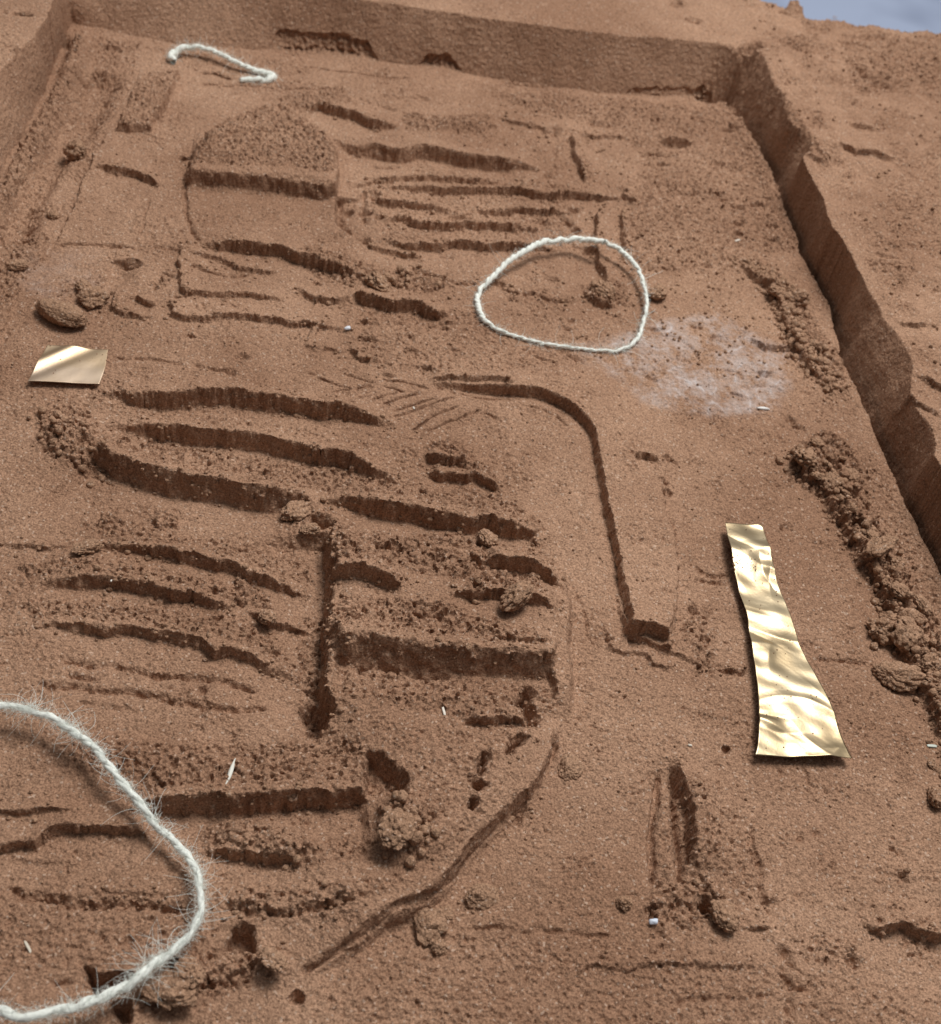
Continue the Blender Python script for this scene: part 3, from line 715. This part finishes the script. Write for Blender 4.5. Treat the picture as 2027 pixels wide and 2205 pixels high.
ragged = perlin_at(X, H*0, .010, 210)*2.2*MM+perlin_at(X, H, .003, 211)*1.2*MM
for (xa, xb), top, dp in ((px_x('A 1500,200 B 430,350'), 9.5, 4.2), (px_x('B 620,350 900,370'), 8, 4.0), (px_x('A 1130,250 1230,260'), 5, 2.5), (px_x('B 1780,480 C 560,480'), 5, 2.2)):
    mk = wallm & (Y > .60) & (X > xa) & (X < xb)
    g_ = sst((X-xa)/.006)*sst((xb-X)/.006)*sst((top*MM*sst((X-xa)/.01)*sst((xb-X)/.01)+ragged-H)/.0012)
    rel = np.where(mk, rel-dp*g_*(.7+.5*perlin_at(X, H, .0022, 212)), rel)
nh = np.maximum(slope, 1e-6); rel = rel*sw*MM*np.where(wallm, 1., 1.)
XO = X-gxn/nh*rel; YO = Y-gyn/nh*rel
VX = np.stack([XO.ravel(), YO.ravel(), H.ravel()], -1).astype(np.float32)
PP = VX.reshape(NY, NX, 3).astype(np.float64)
NV = np.cross(np.gradient(PP, axis=1), np.gradient(PP, axis=0)).reshape(-1, 3); NV /= np.linalg.norm(NV, axis=1)[:, None]+1e-15
TP = np.clip(T, 0, 1).ravel().astype(np.float32)
def mesh_from(name, V, F, mat, smooth=True, nrm=None):
    me = bpy.data.meshes.new(name); k = F.shape[1]
    me.vertices.add(len(V)); me.vertices.foreach_set('co', np.ascontiguousarray(V, np.float32).ravel())
    me.loops.add(F.size); me.loops.foreach_set('vertex_index', F.astype(np.int32).ravel())
    me.polygons.add(len(F)); me.polygons.foreach_set('loop_start', np.arange(0, F.size, k, dtype=np.int32))
    me.polygons.foreach_set('use_smooth', np.full(len(F), smooth))
    me.materials.append(mat); me.update(calc_edges=True)
    return me
def sand_obj(name, mask):
    J, I = np.nonzero(mask & fv)
    if len(J) == 0: return None
    F = np.stack([idx[J, I], idx[J, I+1], idx[J+1, I+1], idx[J+1, I]], -1)
    u, inv = np.unique(F, return_inverse=True); F = inv.reshape(F.shape)
    V = VX[u]; c = np.array([V[:, 0].mean(), V[:, 1].mean(), 0], np.float32)
    me = mesh_from(name, V-c, F, M_SAND)
    a = me.attributes.new('powder', 'FLOAT', 'POINT'); a.data.foreach_set('value', TP[u])
    me.normals_split_custom_set_from_vertices(NV[u].astype(np.float32))
    o = bpy.data.objects.new(name, me); o.location = c; COL.objects.link(o)
    return o
b = sand_obj('sand_bed', fid == 0); tag(b, kind='structure')
for k, (nm, lab, cat, grp) in enumerate(forms, 1):
    o = sand_obj(nm, fid == k)
    if o: tag(o, lab, cat, grp)

# ------------------------------------------------------------------ table under and beyond the sand
def simple_mat(name, col, rough_=.5, metal=0., spec=.5):
    mt = bpy.data.materials.new(name); nt, N, L, B = nodes(mt)
    B.inputs['Base Color'].default_value = (*col, 1); B.inputs['Roughness'].default_value = rough_
    B.inputs['Metallic'].default_value = metal; B.inputs['Specular IOR Level'].default_value = spec
    return mt
mt = bpy.data.materials.new('blue_plastic_sheet'); nt, N, L, B = nodes(mt)
n1 = N.new('ShaderNodeTexNoise'); n1.inputs['Scale'].default_value = 9; n1.inputs['Detail'].default_value = 2
g_ = N.new('ShaderNodeNewGeometry'); L.new(g_.outputs['Position'], n1.inputs['Vector'])
r_ = N.new('ShaderNodeValToRGB'); r_.color_ramp.elements[0].position = .4; r_.color_ramp.elements[1].position = .6
r_.color_ramp.elements[0].color = (.15, .19, .31, 1); r_.color_ramp.elements[1].color = (.32, .39, .56, 1)
L.new(n1.outputs[0], r_.inputs[0]); L.new(r_.outputs[0], B.inputs['Base Color']); B.inputs['Roughness'].default_value = .35
bp = N.new('ShaderNodeBump'); bp.inputs['Distance'].default_value = .01; bp.inputs['Strength'].default_value = .4; L.new(n1.outputs[0], bp.inputs['Height']); L.new(bp.outputs[0], B.inputs['Normal'])
V = np.array([[-1.2, -.4, -.0455], [1.8, -.4, -.0455], [1.8, 2.6, -.0455], [-1.2, 2.6, -.0455]], np.float32)
ta = bpy.data.objects.new('tabletop', mesh_from('tabletop', V, np.array([[0, 1, 2, 3]]), mt)); COL.objects.link(ta); tag(ta, kind='structure')

# ------------------------------------------------------------------ clumps
def ico(sub):
    import bmesh
    bm = bmesh.new(); bmesh.ops.create_icosphere(bm, subdivisions=sub, radius=1.0)
    V = np.array([v.co[:] for v in bm.verts]); F = np.array([[v.index for v in f.verts] for f in bm.faces]); bm.free()
    return V, F
V5, F5 = ico(5)
M_CL = sand_material('loose_brown_sand', (.382, .230, .148), (.445, .274, .181), attr=False)
protos = []
for s in range(6):
    r = np.random.default_rng(100+s); nb = 420
    D = r.normal(size=(nb, 3)); D /= np.linalg.norm(D, axis=1)[:, None]
    br = r.uniform(.06, .17, nb); bd = r.uniform(.74, .95, nb)
    lob = r.normal(size=(6, 3)); lob /= np.linalg.norm(lob, axis=1)[:, None]
    sh = 1+.36*np.tanh((V5 @ lob.T)*3).sum(1)/2.0
    cosv = V5 @ D.T; b_ = bd[None]*cosv; disc = (br**2)[None]-(bd**2)[None]*(1-cosv**2)
    hit = np.where((disc > 0) & (cosv > 0), b_+np.sqrt(np.maximum(disc, 0)), 0).max(1)
    rad_ = np.maximum(.74, hit)*sh
    VV = V5*rad_[:, None]; VV[:, 2] *= .85
    protos.append(mesh_from('sand_clump', VV, F5, M_CL))
def clump(p, rpx, label, group=None, asp=(1, 1, .8), rot=None, sink=.25, name='sand_clump'):
    q = on_sand(p); r = rpx/2661.*np.linalg.norm(q-CAM)
    o = bpy.data.objects.new(name, random.choice(protos)); COL.objects.link(o)
    o.scale = (r*asp[0], r*asp[1], r*asp[2]); q = on_sand(p, r*.3)
    z0 = hs(q[0], q[1], r*.5)
    o.location = (q[0], q[1], z0+r*asp[2]*(.85-2*sink)*.8); o.rotation_euler = (random.uniform(-.5, .5), random.uniform(-.5, .5), random.uniform(0, 6.28) if rot is None else rot)
    tag(o, label, 'clump of sand', group); return o
def oval():
    V, F = V5.copy(), F5
    r = np.random.default_rng(5); ph = V[:, 0]*34
    s = 1+.022*np.sin(ph)+.03*np.sin(V[:, 1]*3+1)+r.normal(0, .022, len(V))+.05*np.sin(V[:, 2]*7+V[:, 0]*4)
    V = V*s[:, None]; V[:, 0] *= 1.0; V[:, 1] *= (.62+.16*V[:, 0]); V[:, 2] *= .5
    return mesh_from('sand_pebble', V, F, M_CL)
q = on_sand(px('D 345,455')[0], .004); o = bpy.data.objects.new('sand_clump', oval()); COL.objects.link(o)
o.location = (q[0], q[1], hs(q[0], q[1], .004)+.0035); s_ = 48/2661*np.linalg.norm(q-CAM); o.scale = (s_*1.12, s_*.9, s_*.9); o.rotation_euler = (0, 0, -.42)
tag(o, 'finely ribbed oval lump of pressed sand above the square foil', 'clump of sand')
clump(px('D 490,385')[0], 27, 'rounded sand clump just right of the ribbed oval lump', asp=(1.05, .8, .75))
clump(px('D 500,315')[0], 19, 'small crumbly sand clump above the rounded one at the left', asp=(1.2, .8, .7))
clump(px('A 455,860')[0], 25, 'pale round sand clump in the trough by the upper left wall', asp=(.85, 1.1, .9))
clump(px('A 290,1220')[0], 13, 'small pale sand clump by the left wall below the trough')
clump(px('D 130,190')[0], 17, 'small sand clump against the left edge strip', asp=(1.2, .7, .6))
clump(px('E 415,262')[0], 28, 'cracked round sand clump above the dark hook-shaped groove', asp=(1, 1, .6), sink=.38)
clump(px('E 490,272')[0], 10, 'tiny pale sand clump beside the cracked round one', asp=(.7, 1.4, 1))
clump(px('O 575,1010')[0], 28, 'rugged sand clump overhanging the deep pit between ridges', asp=(1.5, .8, .75))
clump(px('O 610,1040')[0], 18, 'smaller sand clump on the lower edge of the deep pit', asp=(1.2, .8, .7))
clump(px('G 1505,770')[0], 19, 'pale loose sand clump on the lowest coarse ridge at the left', asp=(1, .9, .9))
clump(px('G 500,370')[0], 22, 'small crumbly sand clump left of the first coarse ridge groove', asp=(1.4, .7, .5))
clump(px('K 1500,160')[0], 25, 'sand clump resting right of the round edge of the big raised mass', asp=(1.1, .9, .6))
clump(px('K 970,870')[0], 36, 'flattened sand clump below the curved crease, left of the fork-like marks', asp=(1.1, .8, .5))
clump(px('K 660,1050')[0], 31, 'large rugged sand clump lying across the curved crease', asp=(1., 1.1, .75))
clump(px('K 750,1150')[0], 16, 'small pale sand crumb under the large clump on the crease')
clump(px('K 800,960')[0], 20, 'low sand clump just right of the large clump on the crease', asp=(1, .8, .5))
clump(px('K 1790,905')[0], 17, 'small sand clump left of the fork-like marks near the white bead')
clump(px('L 620,1000')[0], 31, 'rounded sand clump at the lower end of the fork-like marks', asp=(1.1, .9, .75))
clump(px('L 1810,310')[0], 24, 'oval sand clump at the right border below the crumbly ridge', asp=(.7, 1.1, .8))
clump(px('L 60,900')[0], 12, 'tiny sand crumb just above the white bead')
clump(px('I 1490,830')[0], 31, 'round sand clump standing free left of the crumbly ridge', asp=(1, 1.05, .95), sink=.15)
clump(px('I 1580,1085')[0], 33, 'wide crumbly sand clump at the end of the thin scratch', asp=(1.3, .8, .6))
clump(px('I 1440,430')[0], 25, 'sand clump poking from the crumbly ridge beside a dark hollow', asp=(1.4, .8, .6))
clump(px('I 1620,470')[0], 14, 'small pale sand crumb on top of the crumbly ridge')
clump(px('I 1690,850')[0], 32, 'big rugged sand clump in the middle of the crumbly ridge')
clump(px('F 1060,1290')[0], 24, 'sand clump at the upper left start of the crumbly ridge')
clump(px('F 930,330')[0], 15, 'small angular sand clump in the narrow broken ridge')
clump(px('F 1010,380')[0], 26, 'flat-sided sand clump in the narrow broken ridge', asp=(.8, 1.2, .8))
clump(px('F 240,340')[0], 21, 'sand clump touching the outside of the string loop at its right', asp=(1.2, 1, .8))
clump(px('E 1720,345')[0], 22, 'sand clump inside the right of the string loop', asp=(1.3, .8, .7))
clump(px('J 1100,1290')[0], 30, 'rugged sand clump just right of the big string near the bottom', asp=(1.2, .9, .7))
clump(px('J 940,1430')[0], 42, 'broad low sand clump under the big string at the bottom', asp=(1.3, .9, .5), sink=.35)
clump(px('J 1540,1230')[0], 24, 'small sand clump right of the square pit at the bottom left', asp=(1.2, .9, .6))
clump(px('K 520,470')[0], 40, 'bulging coarse sand clump below the triangular hollow', asp=(1.1, .9, .6), sink=.33)
clump(px('H 1010,330')[0], 22, 'knobbly sand clump on the top steps of the big raised mass', asp=(1.1, 1, .7))
clump(px('H 1230,620')[0], 34, 'long knobbly sand clump leaning over the second step of the raised mass', asp=(1.3, .8, .7))
cl_line = px('I 1300,60 1340,150 1400,250 1460,300 1540,560 1600,620 1560,750 1640,780 1760,900 1700,960 1800,1010 1780,1120 1840,1180 1730,700 1820,1330 L 1790,110 1830,160 F 1130,1200 1200,1240 1150,1380 1230,1440 1290,1290 1340,1400 1120,640 1180,740 1210,840 1060,520')
for p in cl_line:
    clump(p, 6+15*random.random()**1.8, 'knobbly brown sand clump along the broken ridge by the right wall', 'clumps along the right-hand broken ridge', asp=(random.uniform(.8, 1.3), random.uniform(.8, 1.2), random.uniform(.6, .9)), sink=.35)
# fine loose crumbs nobody could count
V1, F1 = ico(2)
vs_, fs_, off = [], [], 0
zones = [(E_[0], 1.6*E_[1]) for E_ in EDGES if E_[1] >= .5]
for P, am in zones:
    sg = np.hypot(*(P[-1]-P[0])); n_ = int(sg*1000*.6*am)
    for _ in range(n_):
        i = rng.integers(0, len(P)); p = P[i]+rng.normal(0, 3.0*MM, 2)
        if not (gx[5] < p[0] < .25 and gy[5] < p[1] < .63): continue
        r = rng.uniform(.25, .8)*MM*(1 if rng.random() < .93 else 1.7)
        s = 1+rng.normal(0, .10, len(V1))
        z = hs(p[0], p[1])
        vs_.append(V1*s[:, None]*r*np.array([1, rng.uniform(.7, 1), .85])+np.array([p[0], p[1], z+r*.45])); fs_.append(F1+off); off += len(V1)
zl = [smooth_line(wpts(q_)) for q_ in ('F 1000,1270 1180,1400 I 1300,150 1440,400 1560,640 1640,860 1780,1140 1900,1478', 'F 740,180 900,310 980,520 1120,750 1250,900', 'K 500,500 600,560 680,600', 'O 100,830 150,880 190,910', 'E 300,250 600,280 800,300')]
for q_ in range(3900):
    if q_ < 1500: p = np.array([rng.uniform(-.12, .25), rng.uniform(.11, .62)]); r = rng.uniform(.2, .55)*MM
    elif q_ < 2100: p = np.array([rng.uniform(.12, .25), rng.uniform(.40, .62)]); r = rng.uniform(.3, .9)*MM
    elif q_ < 2700: p = np.array([rng.uniform(.275, .42), rng.uniform(.33, .80)]); r = rng.uniform(.3, 1.0)*MM
    else:
        z_ = zl[rng.integers(0, 2) if rng.random() < .7 else rng.integers(0, len(zl))]; p = z_[rng.integers(0, len(z_))]+rng.normal(0, 4*MM, 2); r = (.35+1.5*rng.random()**3)*MM
    if not (gx[4] < p[0] < gx[-5] and gy[4] < p[1] < gy[-5]): continue
    s = 1+rng.normal(0, .10, len(V1)); z = hs(p[0], p[1])
    vs_.append(V1*s[:, None]*r+np.array([p[0], p[1], z+r*.4])); fs_.append(F1+off); off += len(V1)
o = bpy.data.objects.new('sand_crumbs', mesh_from('sand_crumbs', np.vstack(vs_), np.vstack(fs_), M_CL)); COL.objects.link(o)
tag(o, 'fine loose brown sand crumbs sprinkled over the bed', 'sand crumbs', kind='stuff')

# ------------------------------------------------------------------ foils
def foil_mat(name, base, alt, ro):
    mt = bpy.data.materials.new(name); nt, N, L, B = nodes(mt)
    geo = N.new('ShaderNodeNewGeometry')
    n = N.new('ShaderNodeTexNoise'); n.inputs['Scale'].default_value = 60; n.inputs['Detail'].default_value = 3; L.new(geo.outputs['Position'], n.inputs['Vector'])
    r = N.new('ShaderNodeValToRGB'); r.color_ramp.elements[0].position = .4; r.color_ramp.elements[1].position = .62
    r.color_ramp.elements[0].color = (*base, 1); r.color_ramp.elements[1].color = (*alt, 1); L.new(n.outputs[0], r.inputs[0]); L.new(r.outputs[0], B.inputs['Base Color'])
    B.inputs['Metallic'].default_value = 1.0; B.inputs['Roughness'].default_value = ro
    n2 = N.new('ShaderNodeTexNoise'); n2.inputs['Scale'].default_value = 900; L.new(geo.outputs['Position'], n2.inputs['Vector'])
    bp = N.new('ShaderNodeBump'); bp.inputs['Strength'].default_value = .12; bp.inputs['Distance'].default_value = .0003; L.new(n2.outputs[0], bp.inputs['Height']); L.new(bp.outputs[0], B.inputs['Normal'])
    return mt
def resamp(P, n):
    P = smooth_line(P, .001); l = np.concatenate([[0], np.cumsum(np.linalg.norm(np.diff(P, axis=0), axis=1))])
    t = np.linspace(0, l[-1], n); return np.stack([np.interp(t, l, P[:, i]) for i in range(P.shape[1])], -1)
def perl3(P, sc, seed):
    """cheap smooth noise: sum of random sines"""
    r = np.random.default_rng(seed); o = 0
    for _ in range(7):
        k = r.normal(size=2); k /= np.linalg.norm(k); k = k*r.uniform(.6, 1.5)/sc*6.28
        o = o+np.sin(P[..., 0]*k[0]+P[..., 1]*k[1]+r.uniform(0, 6.28))
    return o/3.0
foil_pts = {}
def foil(name, left, right, label, lift, wr, mat, nu=60, nv=220, seed=3, fold=None, th=.00012, ncrease=26):
    Lp = resamp(wpts(left, lift), nv); Rp = resamp(wpts(right, lift), nv)
    t = np.linspace(0, 1, nu)[None, :, None]
    G = Lp[:, None]*(1-t)+Rp[:, None]*t
    Z = np.full(G.shape[:2], lift)
    Z += wr*.36*perl3(G, .034, seed)+wr*.10*perl3(G, .009, seed+5)
    rc = np.random.default_rng(seed+40)
    lo, hi = G.reshape(-1, 2).min(0), G.reshape(-1, 2).max(0)
    for _ in range(ncrease):                       # pressed-in creases, each with its own length and direction
        c = lo+rc.random(2)*(hi-lo); a = rc.normal(-.55, .55); u = np.array([math.cos(a), math.sin(a)])
        q = G-c; al = q @ u; ac = q @ np.array([-u[1], u[0]]); ac = ac+al*al*rc.normal(0, 14)
        wd = rc.uniform(.0018, .0055); ln = rc.uniform(.006, .018)
        Z += wr*rc.uniform(.2, .8)*(1 if rc.random() < .6 else -1)*np.maximum(0, 1-np.abs(ac)/wd)**1.3*np.exp(-(al/ln)**2)*(wd/.005)
    if fold is not None: Z += fold(G, t[..., 0], np.linspace(0, 1, nv)[:, None])
    low = np.array([[hs(G[j, i, 0], G[j, i, 1], .0012) for i in range(nu)] for j in range(nv)])
    Z = np.maximum(Z, low+.0004)
    c = G.reshape(-1, 2).mean(0)
    V = np.concatenate([G, Z[..., None]], -1).reshape(-1, 3)
    gi = np.arange(nu*nv).reshape(nv, nu)
    F = np.stack([gi[:-1, :-1], gi[1:, :-1], gi[1:, 1:], gi[:-1, 1:]], -1).reshape(-1, 4)
    foil_pts[name] = V.copy()
    n0 = nu*nv; V2 = V.copy(); V2[:, 2] -= th
    bd = np.concatenate([gi[0, :], gi[1:, -1], gi[-1, -2::-1], gi[-2:0:-1, 0]]); b2 = np.roll(bd, -1)
    S = np.stack([bd, b2, b2+n0, bd+n0], -1)
    F = np.vstack([F, F[:, ::-1]+n0, S])
    V = np.vstack([V, V2])-np.array([c[0], c[1], 0])
    me = mesh_from(name, V, F, mat); o = bpy.data.objects.new(name, me); o.location = (c[0], c[1], 0); COL.objects.link(o)
    return o
brass = foil_mat('gold_foil', (.46, .36, .225), (.56, .46, .31), .38)
def up_fold(G, t, v): return .0010*np.exp(-((v-.12)/.07)**2)+.0*t
o = foil('metal_foil_strip', 'I 620,225 650,400 700,600 750,780 770,920 800,1130 810,1300 805,1478 L 790,65', 'I 830,235 890,470 960,680 1010,820 1100,1010 1160,1140 1240,1310 1300,1478 L 1345,85',
     '', .0042, .0015, brass, fold=up_fold)
tag(o, 'long crinkled gold-coloured foil strip lying on the sand at the right', 'metal foil')
cop = foil_mat('copper_foil', (.76, .57, .38), (.84, .66, .50), .42)
def sq_fold(G, t, v): return .0007*np.exp(-((t+v*.9-.42)/.14)**2)-.0005*np.exp(-((t+v*.9-.75)/.16)**2)
o = foil('metal_foil_square', 'D 270,640 212,742 155,845', 'D 615,665 598,770 565,862', '', .0030, .0003, cop, nu=80, nv=60, ncrease=0, seed=9, fold=sq_fold)
tag(o, 'small square of copper foil with a lifted fold lying on the left', 'metal foil')

vs_, fs_, off = [], [], 0
for nm_, cnt in (('metal_foil_strip', 150), ('metal_foil_square', 14)):
    Pf = foil_pts[nm_]; rf = np.random.default_rng(77)
    cl0 = Pf[np.argmin(np.abs(Pf[:, 1]-np.quantile(Pf[:, 1], .80)))]
    for _ in range(cnt):
        p = Pf[rf.integers(len(Pf))] if rf.random() < .5 else Pf[np.argmin(((Pf[:, :2]-cl0[:2]-rf.normal(0, [.006, .0018]))**2).sum(1))]
        rr0 = rf.uniform(.09, .26)*MM
        vs_.append(V1*rr0+p+[rf.normal(0, .0002), rf.normal(0, .0002), rr0*.5]); fs_.append(F1+off); off += len(V1)
o = bpy.data.objects.new('sand_grains', mesh_from('sand_grains', np.vstack(vs_), np.vstack(fs_), M_CL)); COL.objects.link(o)
tag(o, 'a dusting of brown sand grains on the two metal foils', 'sand grains', kind='stuff')

# ------------------------------------------------------------------ strings
ym = bpy.data.materials.new('white_yarn'); nt, N, L, B = nodes(ym)
B.inputs['Base Color'].default_value = (.90, .95, .91, 1); B.inputs['Roughness'].default_value = .8
B.inputs['Subsurface Weight'].default_value = .15; B.inputs['Subsurface Radius'].default_value = (.001, .001, .001)
def tube(P, r, ns=8, close=False):
    n = len(P); r = np.broadcast_to(r, (n,))
    if close: Tn = np.roll(P, -1, 0)-np.roll(P, 1, 0)
    else: Tn = np.gradient(P, axis=0)
    Tn = Tn/(np.linalg.norm(Tn, axis=1)[:, None]+1e-12)
    up = np.array([0, 0, 1.]); A = np.cross(Tn, up); A /= np.linalg.norm(A, axis=1)[:, None]+1e-9; Bn = np.cross(A, Tn)
    a = np.linspace(0, 2*np.pi, ns, endpoint=False)
    V = P[:, None]+r[:, None, None]*(np.cos(a)[None, :, None]*A[:, None]+np.sin(a)[None, :, None]*Bn[:, None])
    gi = np.arange(n*ns).reshape(n, ns); nx_ = np.roll(gi, -1, 1)
    if close: F = np.stack([gi, nx_, np.roll(nx_, -1, 0), np.roll(gi, -1, 0)], -1).reshape(-1, 4)
    else: F = np.stack([gi[:-1], nx_[:-1], nx_[1:], gi[1:]], -1).reshape(-1, 4)
    return V.reshape(-1, 3), F
def make_string(label, spec, lifts, rads, close, fuzz, seed, twist=150., clusters=()):
    r = np.random.default_rng(seed)
    pp = px(spec); n = len(pp)
    lf = np.interp(np.linspace(0, 1, n), np.linspace(0, 1, len(lifts)), lifts)*MM
    W = np.array([on_sand(p, l, .0015) for p, l in zip(pp, lf)]); 
    W[:, 2] = np.array([U(p, 0)[2] for p in pp])+W[:, 2]
    W3 = W.copy()
    if close: W3 = np.vstack([W3, W3[:1]])
    C_ = resamp(W3, 900)
    if close: C_ = C_[:-1]
    nC = len(C_); Ls = np.linspace(0, np.linalg.norm(np.diff(C_, axis=0), axis=1).sum(), nC)
    rad_ = np.interp(np.linspace(0, 1, nC), np.linspace(0, 1, len(rads)), rads)*MM*1.06
    zig = np.sin(Ls*900+1)*.1+np.sin(Ls*260)*.22
    Tn = np.gradient(C_, axis=0); Tn /= np.linalg.norm(Tn, axis=1)[:, None]
    A = np.cross(Tn, [0, 0, 1.]); A /= np.linalg.norm(A, axis=1)[:, None]; Bn = np.cross(A, Tn)
    C_ = C_+A*(zig*rad_*.8)[:, None]
    root = bpy.data.objects.new('string_loop', None); COL.objects.link(root); c0 = np.array([C_[:, 0].mean(), C_[:, 1].mean(), 0]); root.location = c0
    tag(root, label, 'string')
    for s in range(3):
        ph = Ls*6.28*twist*.9+s*2*np.pi/3+np.sin(Ls*130+s)*1.2+np.sin(Ls*47+s*2)*1.5
        S = C_+(A*np.cos(ph)[:, None]+Bn*np.sin(ph)[:, None])*(rad_*.36)[:, None]
        V, F = tube(S, rad_*(.62+.07*np.sin(Ls*700+s*2)), 9)
        o = bpy.data.objects.new('strand', mesh_from('strand', V-c0, F, ym)); COL.objects.link(o); o.parent = root
    vs_, fs_, off = [], [], 0
    def hair(i, ln, thick, curl):
        nonlocal off
        P = [C_[i]+(A[i]*r.normal()+Bn[i]*r.normal())*rad_[i]*.6]
        d = A[i]*r.normal()+Bn[i]*abs(r.normal())*.5+Tn[i]*r.normal()*1.8; d /= np.linalg.norm(d)
        cv = r.normal(size=3)*curl; m = 9
        for k in range(m):
            d = d+cv*.16+r.normal(size=3)*.08; d[2] *= .85; d /= np.linalg.norm(d)
            q = P[-1]+d*ln/m; q[2] = max(q[2], hs(q[0], q[1])+.0002); P.append(q)
        V, F = tube(np.array(P), np.linspace(1, .5, m+1)*thick*MM, 3); vs_.append(V); fs_.append(F+off); off += len(V)
    for _ in range(fuzz):
        hair(r.integers(3, nC-3), r.uniform(.8, 3.2)*MM*rad_.mean()/.0011, r.uniform(.038, .065), 1.3)
    for _ in range(fuzz//26):
        hair(r.integers(3, nC-3), r.uniform(5, 13)*MM, r.uniform(.05, .085), 1.5)
    for t, cnt, ln in clusters:
        for _ in range(cnt):
            hair(int(np.clip(t*nC+r.normal()*nC*.012, 3, nC-4)), r.uniform(.5, 1)*ln*MM, r.uniform(.045, .075), 1.2)
    o = bpy.data.objects.new('loose_fibres', mesh_from('loose_fibres', np.vstack(vs_)-c0, np.vstack(fs_), ym)); COL.objects.link(o); o.parent = root
    o['kind'] = 'stuff'
    return root
make_string('closed loop of fuzzy white string lying in the middle of the sand',
    'O 1185,475 1130,469 1095,472 1060,478 1010,505 965,545 941,575 938,600 947,622 968,640 1000,656 1060,672 1130,683 1190,688 1220,687 1248,668 1263,635 1269,600 1266,565 1250,525 1220,492',
    [7, 8, 8, 8, 7, 4, 1.5, 1, 1, 1, 1, 1, 1, 1, 1, 2, 3, 4, 5, 6, 7], [1.4, 1.6, 1.6, 1.5, 1.35, 1.35, 1.25, .9, .75, .7, .75, 1.0, 1.0, .9, 1.0, 1.2, 1.4], True, 2400, 11,
    clusters=((.37, 26, 5), (.66, 14, 9), (.72, 8, 8), (.5, 6, 8), (.85, 6, 9)))
make_string('large thick fuzzy white string curving through the lower left corner',
    'O -60,1378 0,1385 50,1393 100,1408 150,1440 195,1480 240,1535 290,1600 330,1640 370,1685 392,1730 395,1780 375,1830 335,1870 270,1920 200,1958 120,1985 40,1992 -60,1970',
    [9, 9, 9, 8, 8, 8, 6, 6, 8, 8, 7, 7, 8, 8], [1.2, 1.25, 1.3, 1.2, 1.2, 1.3, 1.15, 1.1, 1.2, 1.5, 1.45, 1.5, 1.5], False, 3600, 12, twist=90.,
    clusters=((.10, 40, 11), (.2, 50, 9), (.42, 20, 12), (.55, 24, 11), (.62, 14, 12), (.72, 60, 14), (.03, 12, 14)))
make_string('short white string piece arching at the foot of the back wall',
    'A 985,345 968,325 985,300 1030,278 1100,268 1180,278 1250,305 1320,345 1400,378 1480,408 1555,432 1500,458 1440,450 1370,455',
    [2, 2, 4, 5, 5, 4, 2, 1, 1, 1], [1.9, 2.2, 1.7, 1.4, 1.3, 1.3, 1.5, 1.9, 1.7, 1.2], False, 1200, 13, clusters=((.2, 20, 4), (.8, 14, 4)))

# ------------------------------------------------------------------ small white bits
def bit(name, label, cat, a, b, wpx, col, seed):
    p0 = on_sand(px(a)[0], .001); p1 = on_sand(px(b)[0], .001); c = (p0+p1)/2; d = p1-p0; l = np.linalg.norm(d)
    wd = wpx/2661*np.linalg.norm(c-CAM); V, F = ico(3); r = np.random.default_rng(seed)
    V = V*(1+.12*np.sin(V[:, [1]]*5+seed)+r.normal(0, .03, (len(V), 1))); ang = math.atan2(d[1], d[0])
    V = V*np.array([l/2, wd/2, wd*.3]); V[:, 1] += .15*wd*np.sin(V[:, 0]/l*4)
    o = bpy.data.objects.new(name, mesh_from(name, V, F, simple_mat(name+'_white', col, .5))); COL.objects.link(o)
    o.location = (c[0], c[1], hs(c[0], c[1], .001)+wd*.28); o.rotation_euler = (0, 0, ang); tag(o, label, cat); return o
bit('white_flake', 'slim white flake lying right of the big string', 'flake', 'J 1283,222', 'J 1338,128', 9, (.80, .80, .74), 1)
bit('plastic_bead', 'pale blue-white bead near the fork-like marks', 'bead', 'L 197,1000', 'L 226,1034', 19, (.72, .80, .95), 2)
bit('white_crystal', 'tiny blue-white crystal at the end of the long thin step', 'crystal', 'E 218,545', 'E 250,547', 12, (.72, .76, .85), 3)
bit('white_flake', 'thin pale splinter inside the curve of the big string', 'flake', 'J 142,1115', 'J 172,1190', 6, (.66, .60, .50), 4)
bit('white_flake', 'tiny white fleck on the big raised sand mass', 'flake', 'H 776,1285', 'H 786,1315', 6, (.8, .74, .66), 5)
bit('white_crystal', 'tiny white grain below the curved coarse ridge', 'crystal', 'G 630,582', 'G 642,582', 5, (.85, .82, .78), 6)
bit('white_flake', 'tiny white fleck among the chevron scratches', 'flake', 'E 612,984', 'E 613,1000', 4, (.8, .78, .72), 7)
bit('white_flake', 'small pale fleck between the fork-like marks and the foil strip', 'flake', 'L 412,2', 'L 434,14', 6, (.75, .7, .62), 8)
bit('white_crystal', 'glittering white crystal crust at the foot of the white powder', 'crystal', 'F 800,992', 'F 875,1004', 8, (.85, .85, .85), 9)
bit('white_flake', 'pale splinter near the right wall beside the string loop', 'flake', 'C 675,1362', 'C 710,1362', 5, (.75, .68, .6), 10)
bit('string_scrap', 'pale tuft of fibre at the right border by the crumbly ridge', 'fibre tuft', 'L 1770,4', 'L 1830,20', 7, (.6, .66, .6), 11)
SC.render.engine = 'CYCLES'
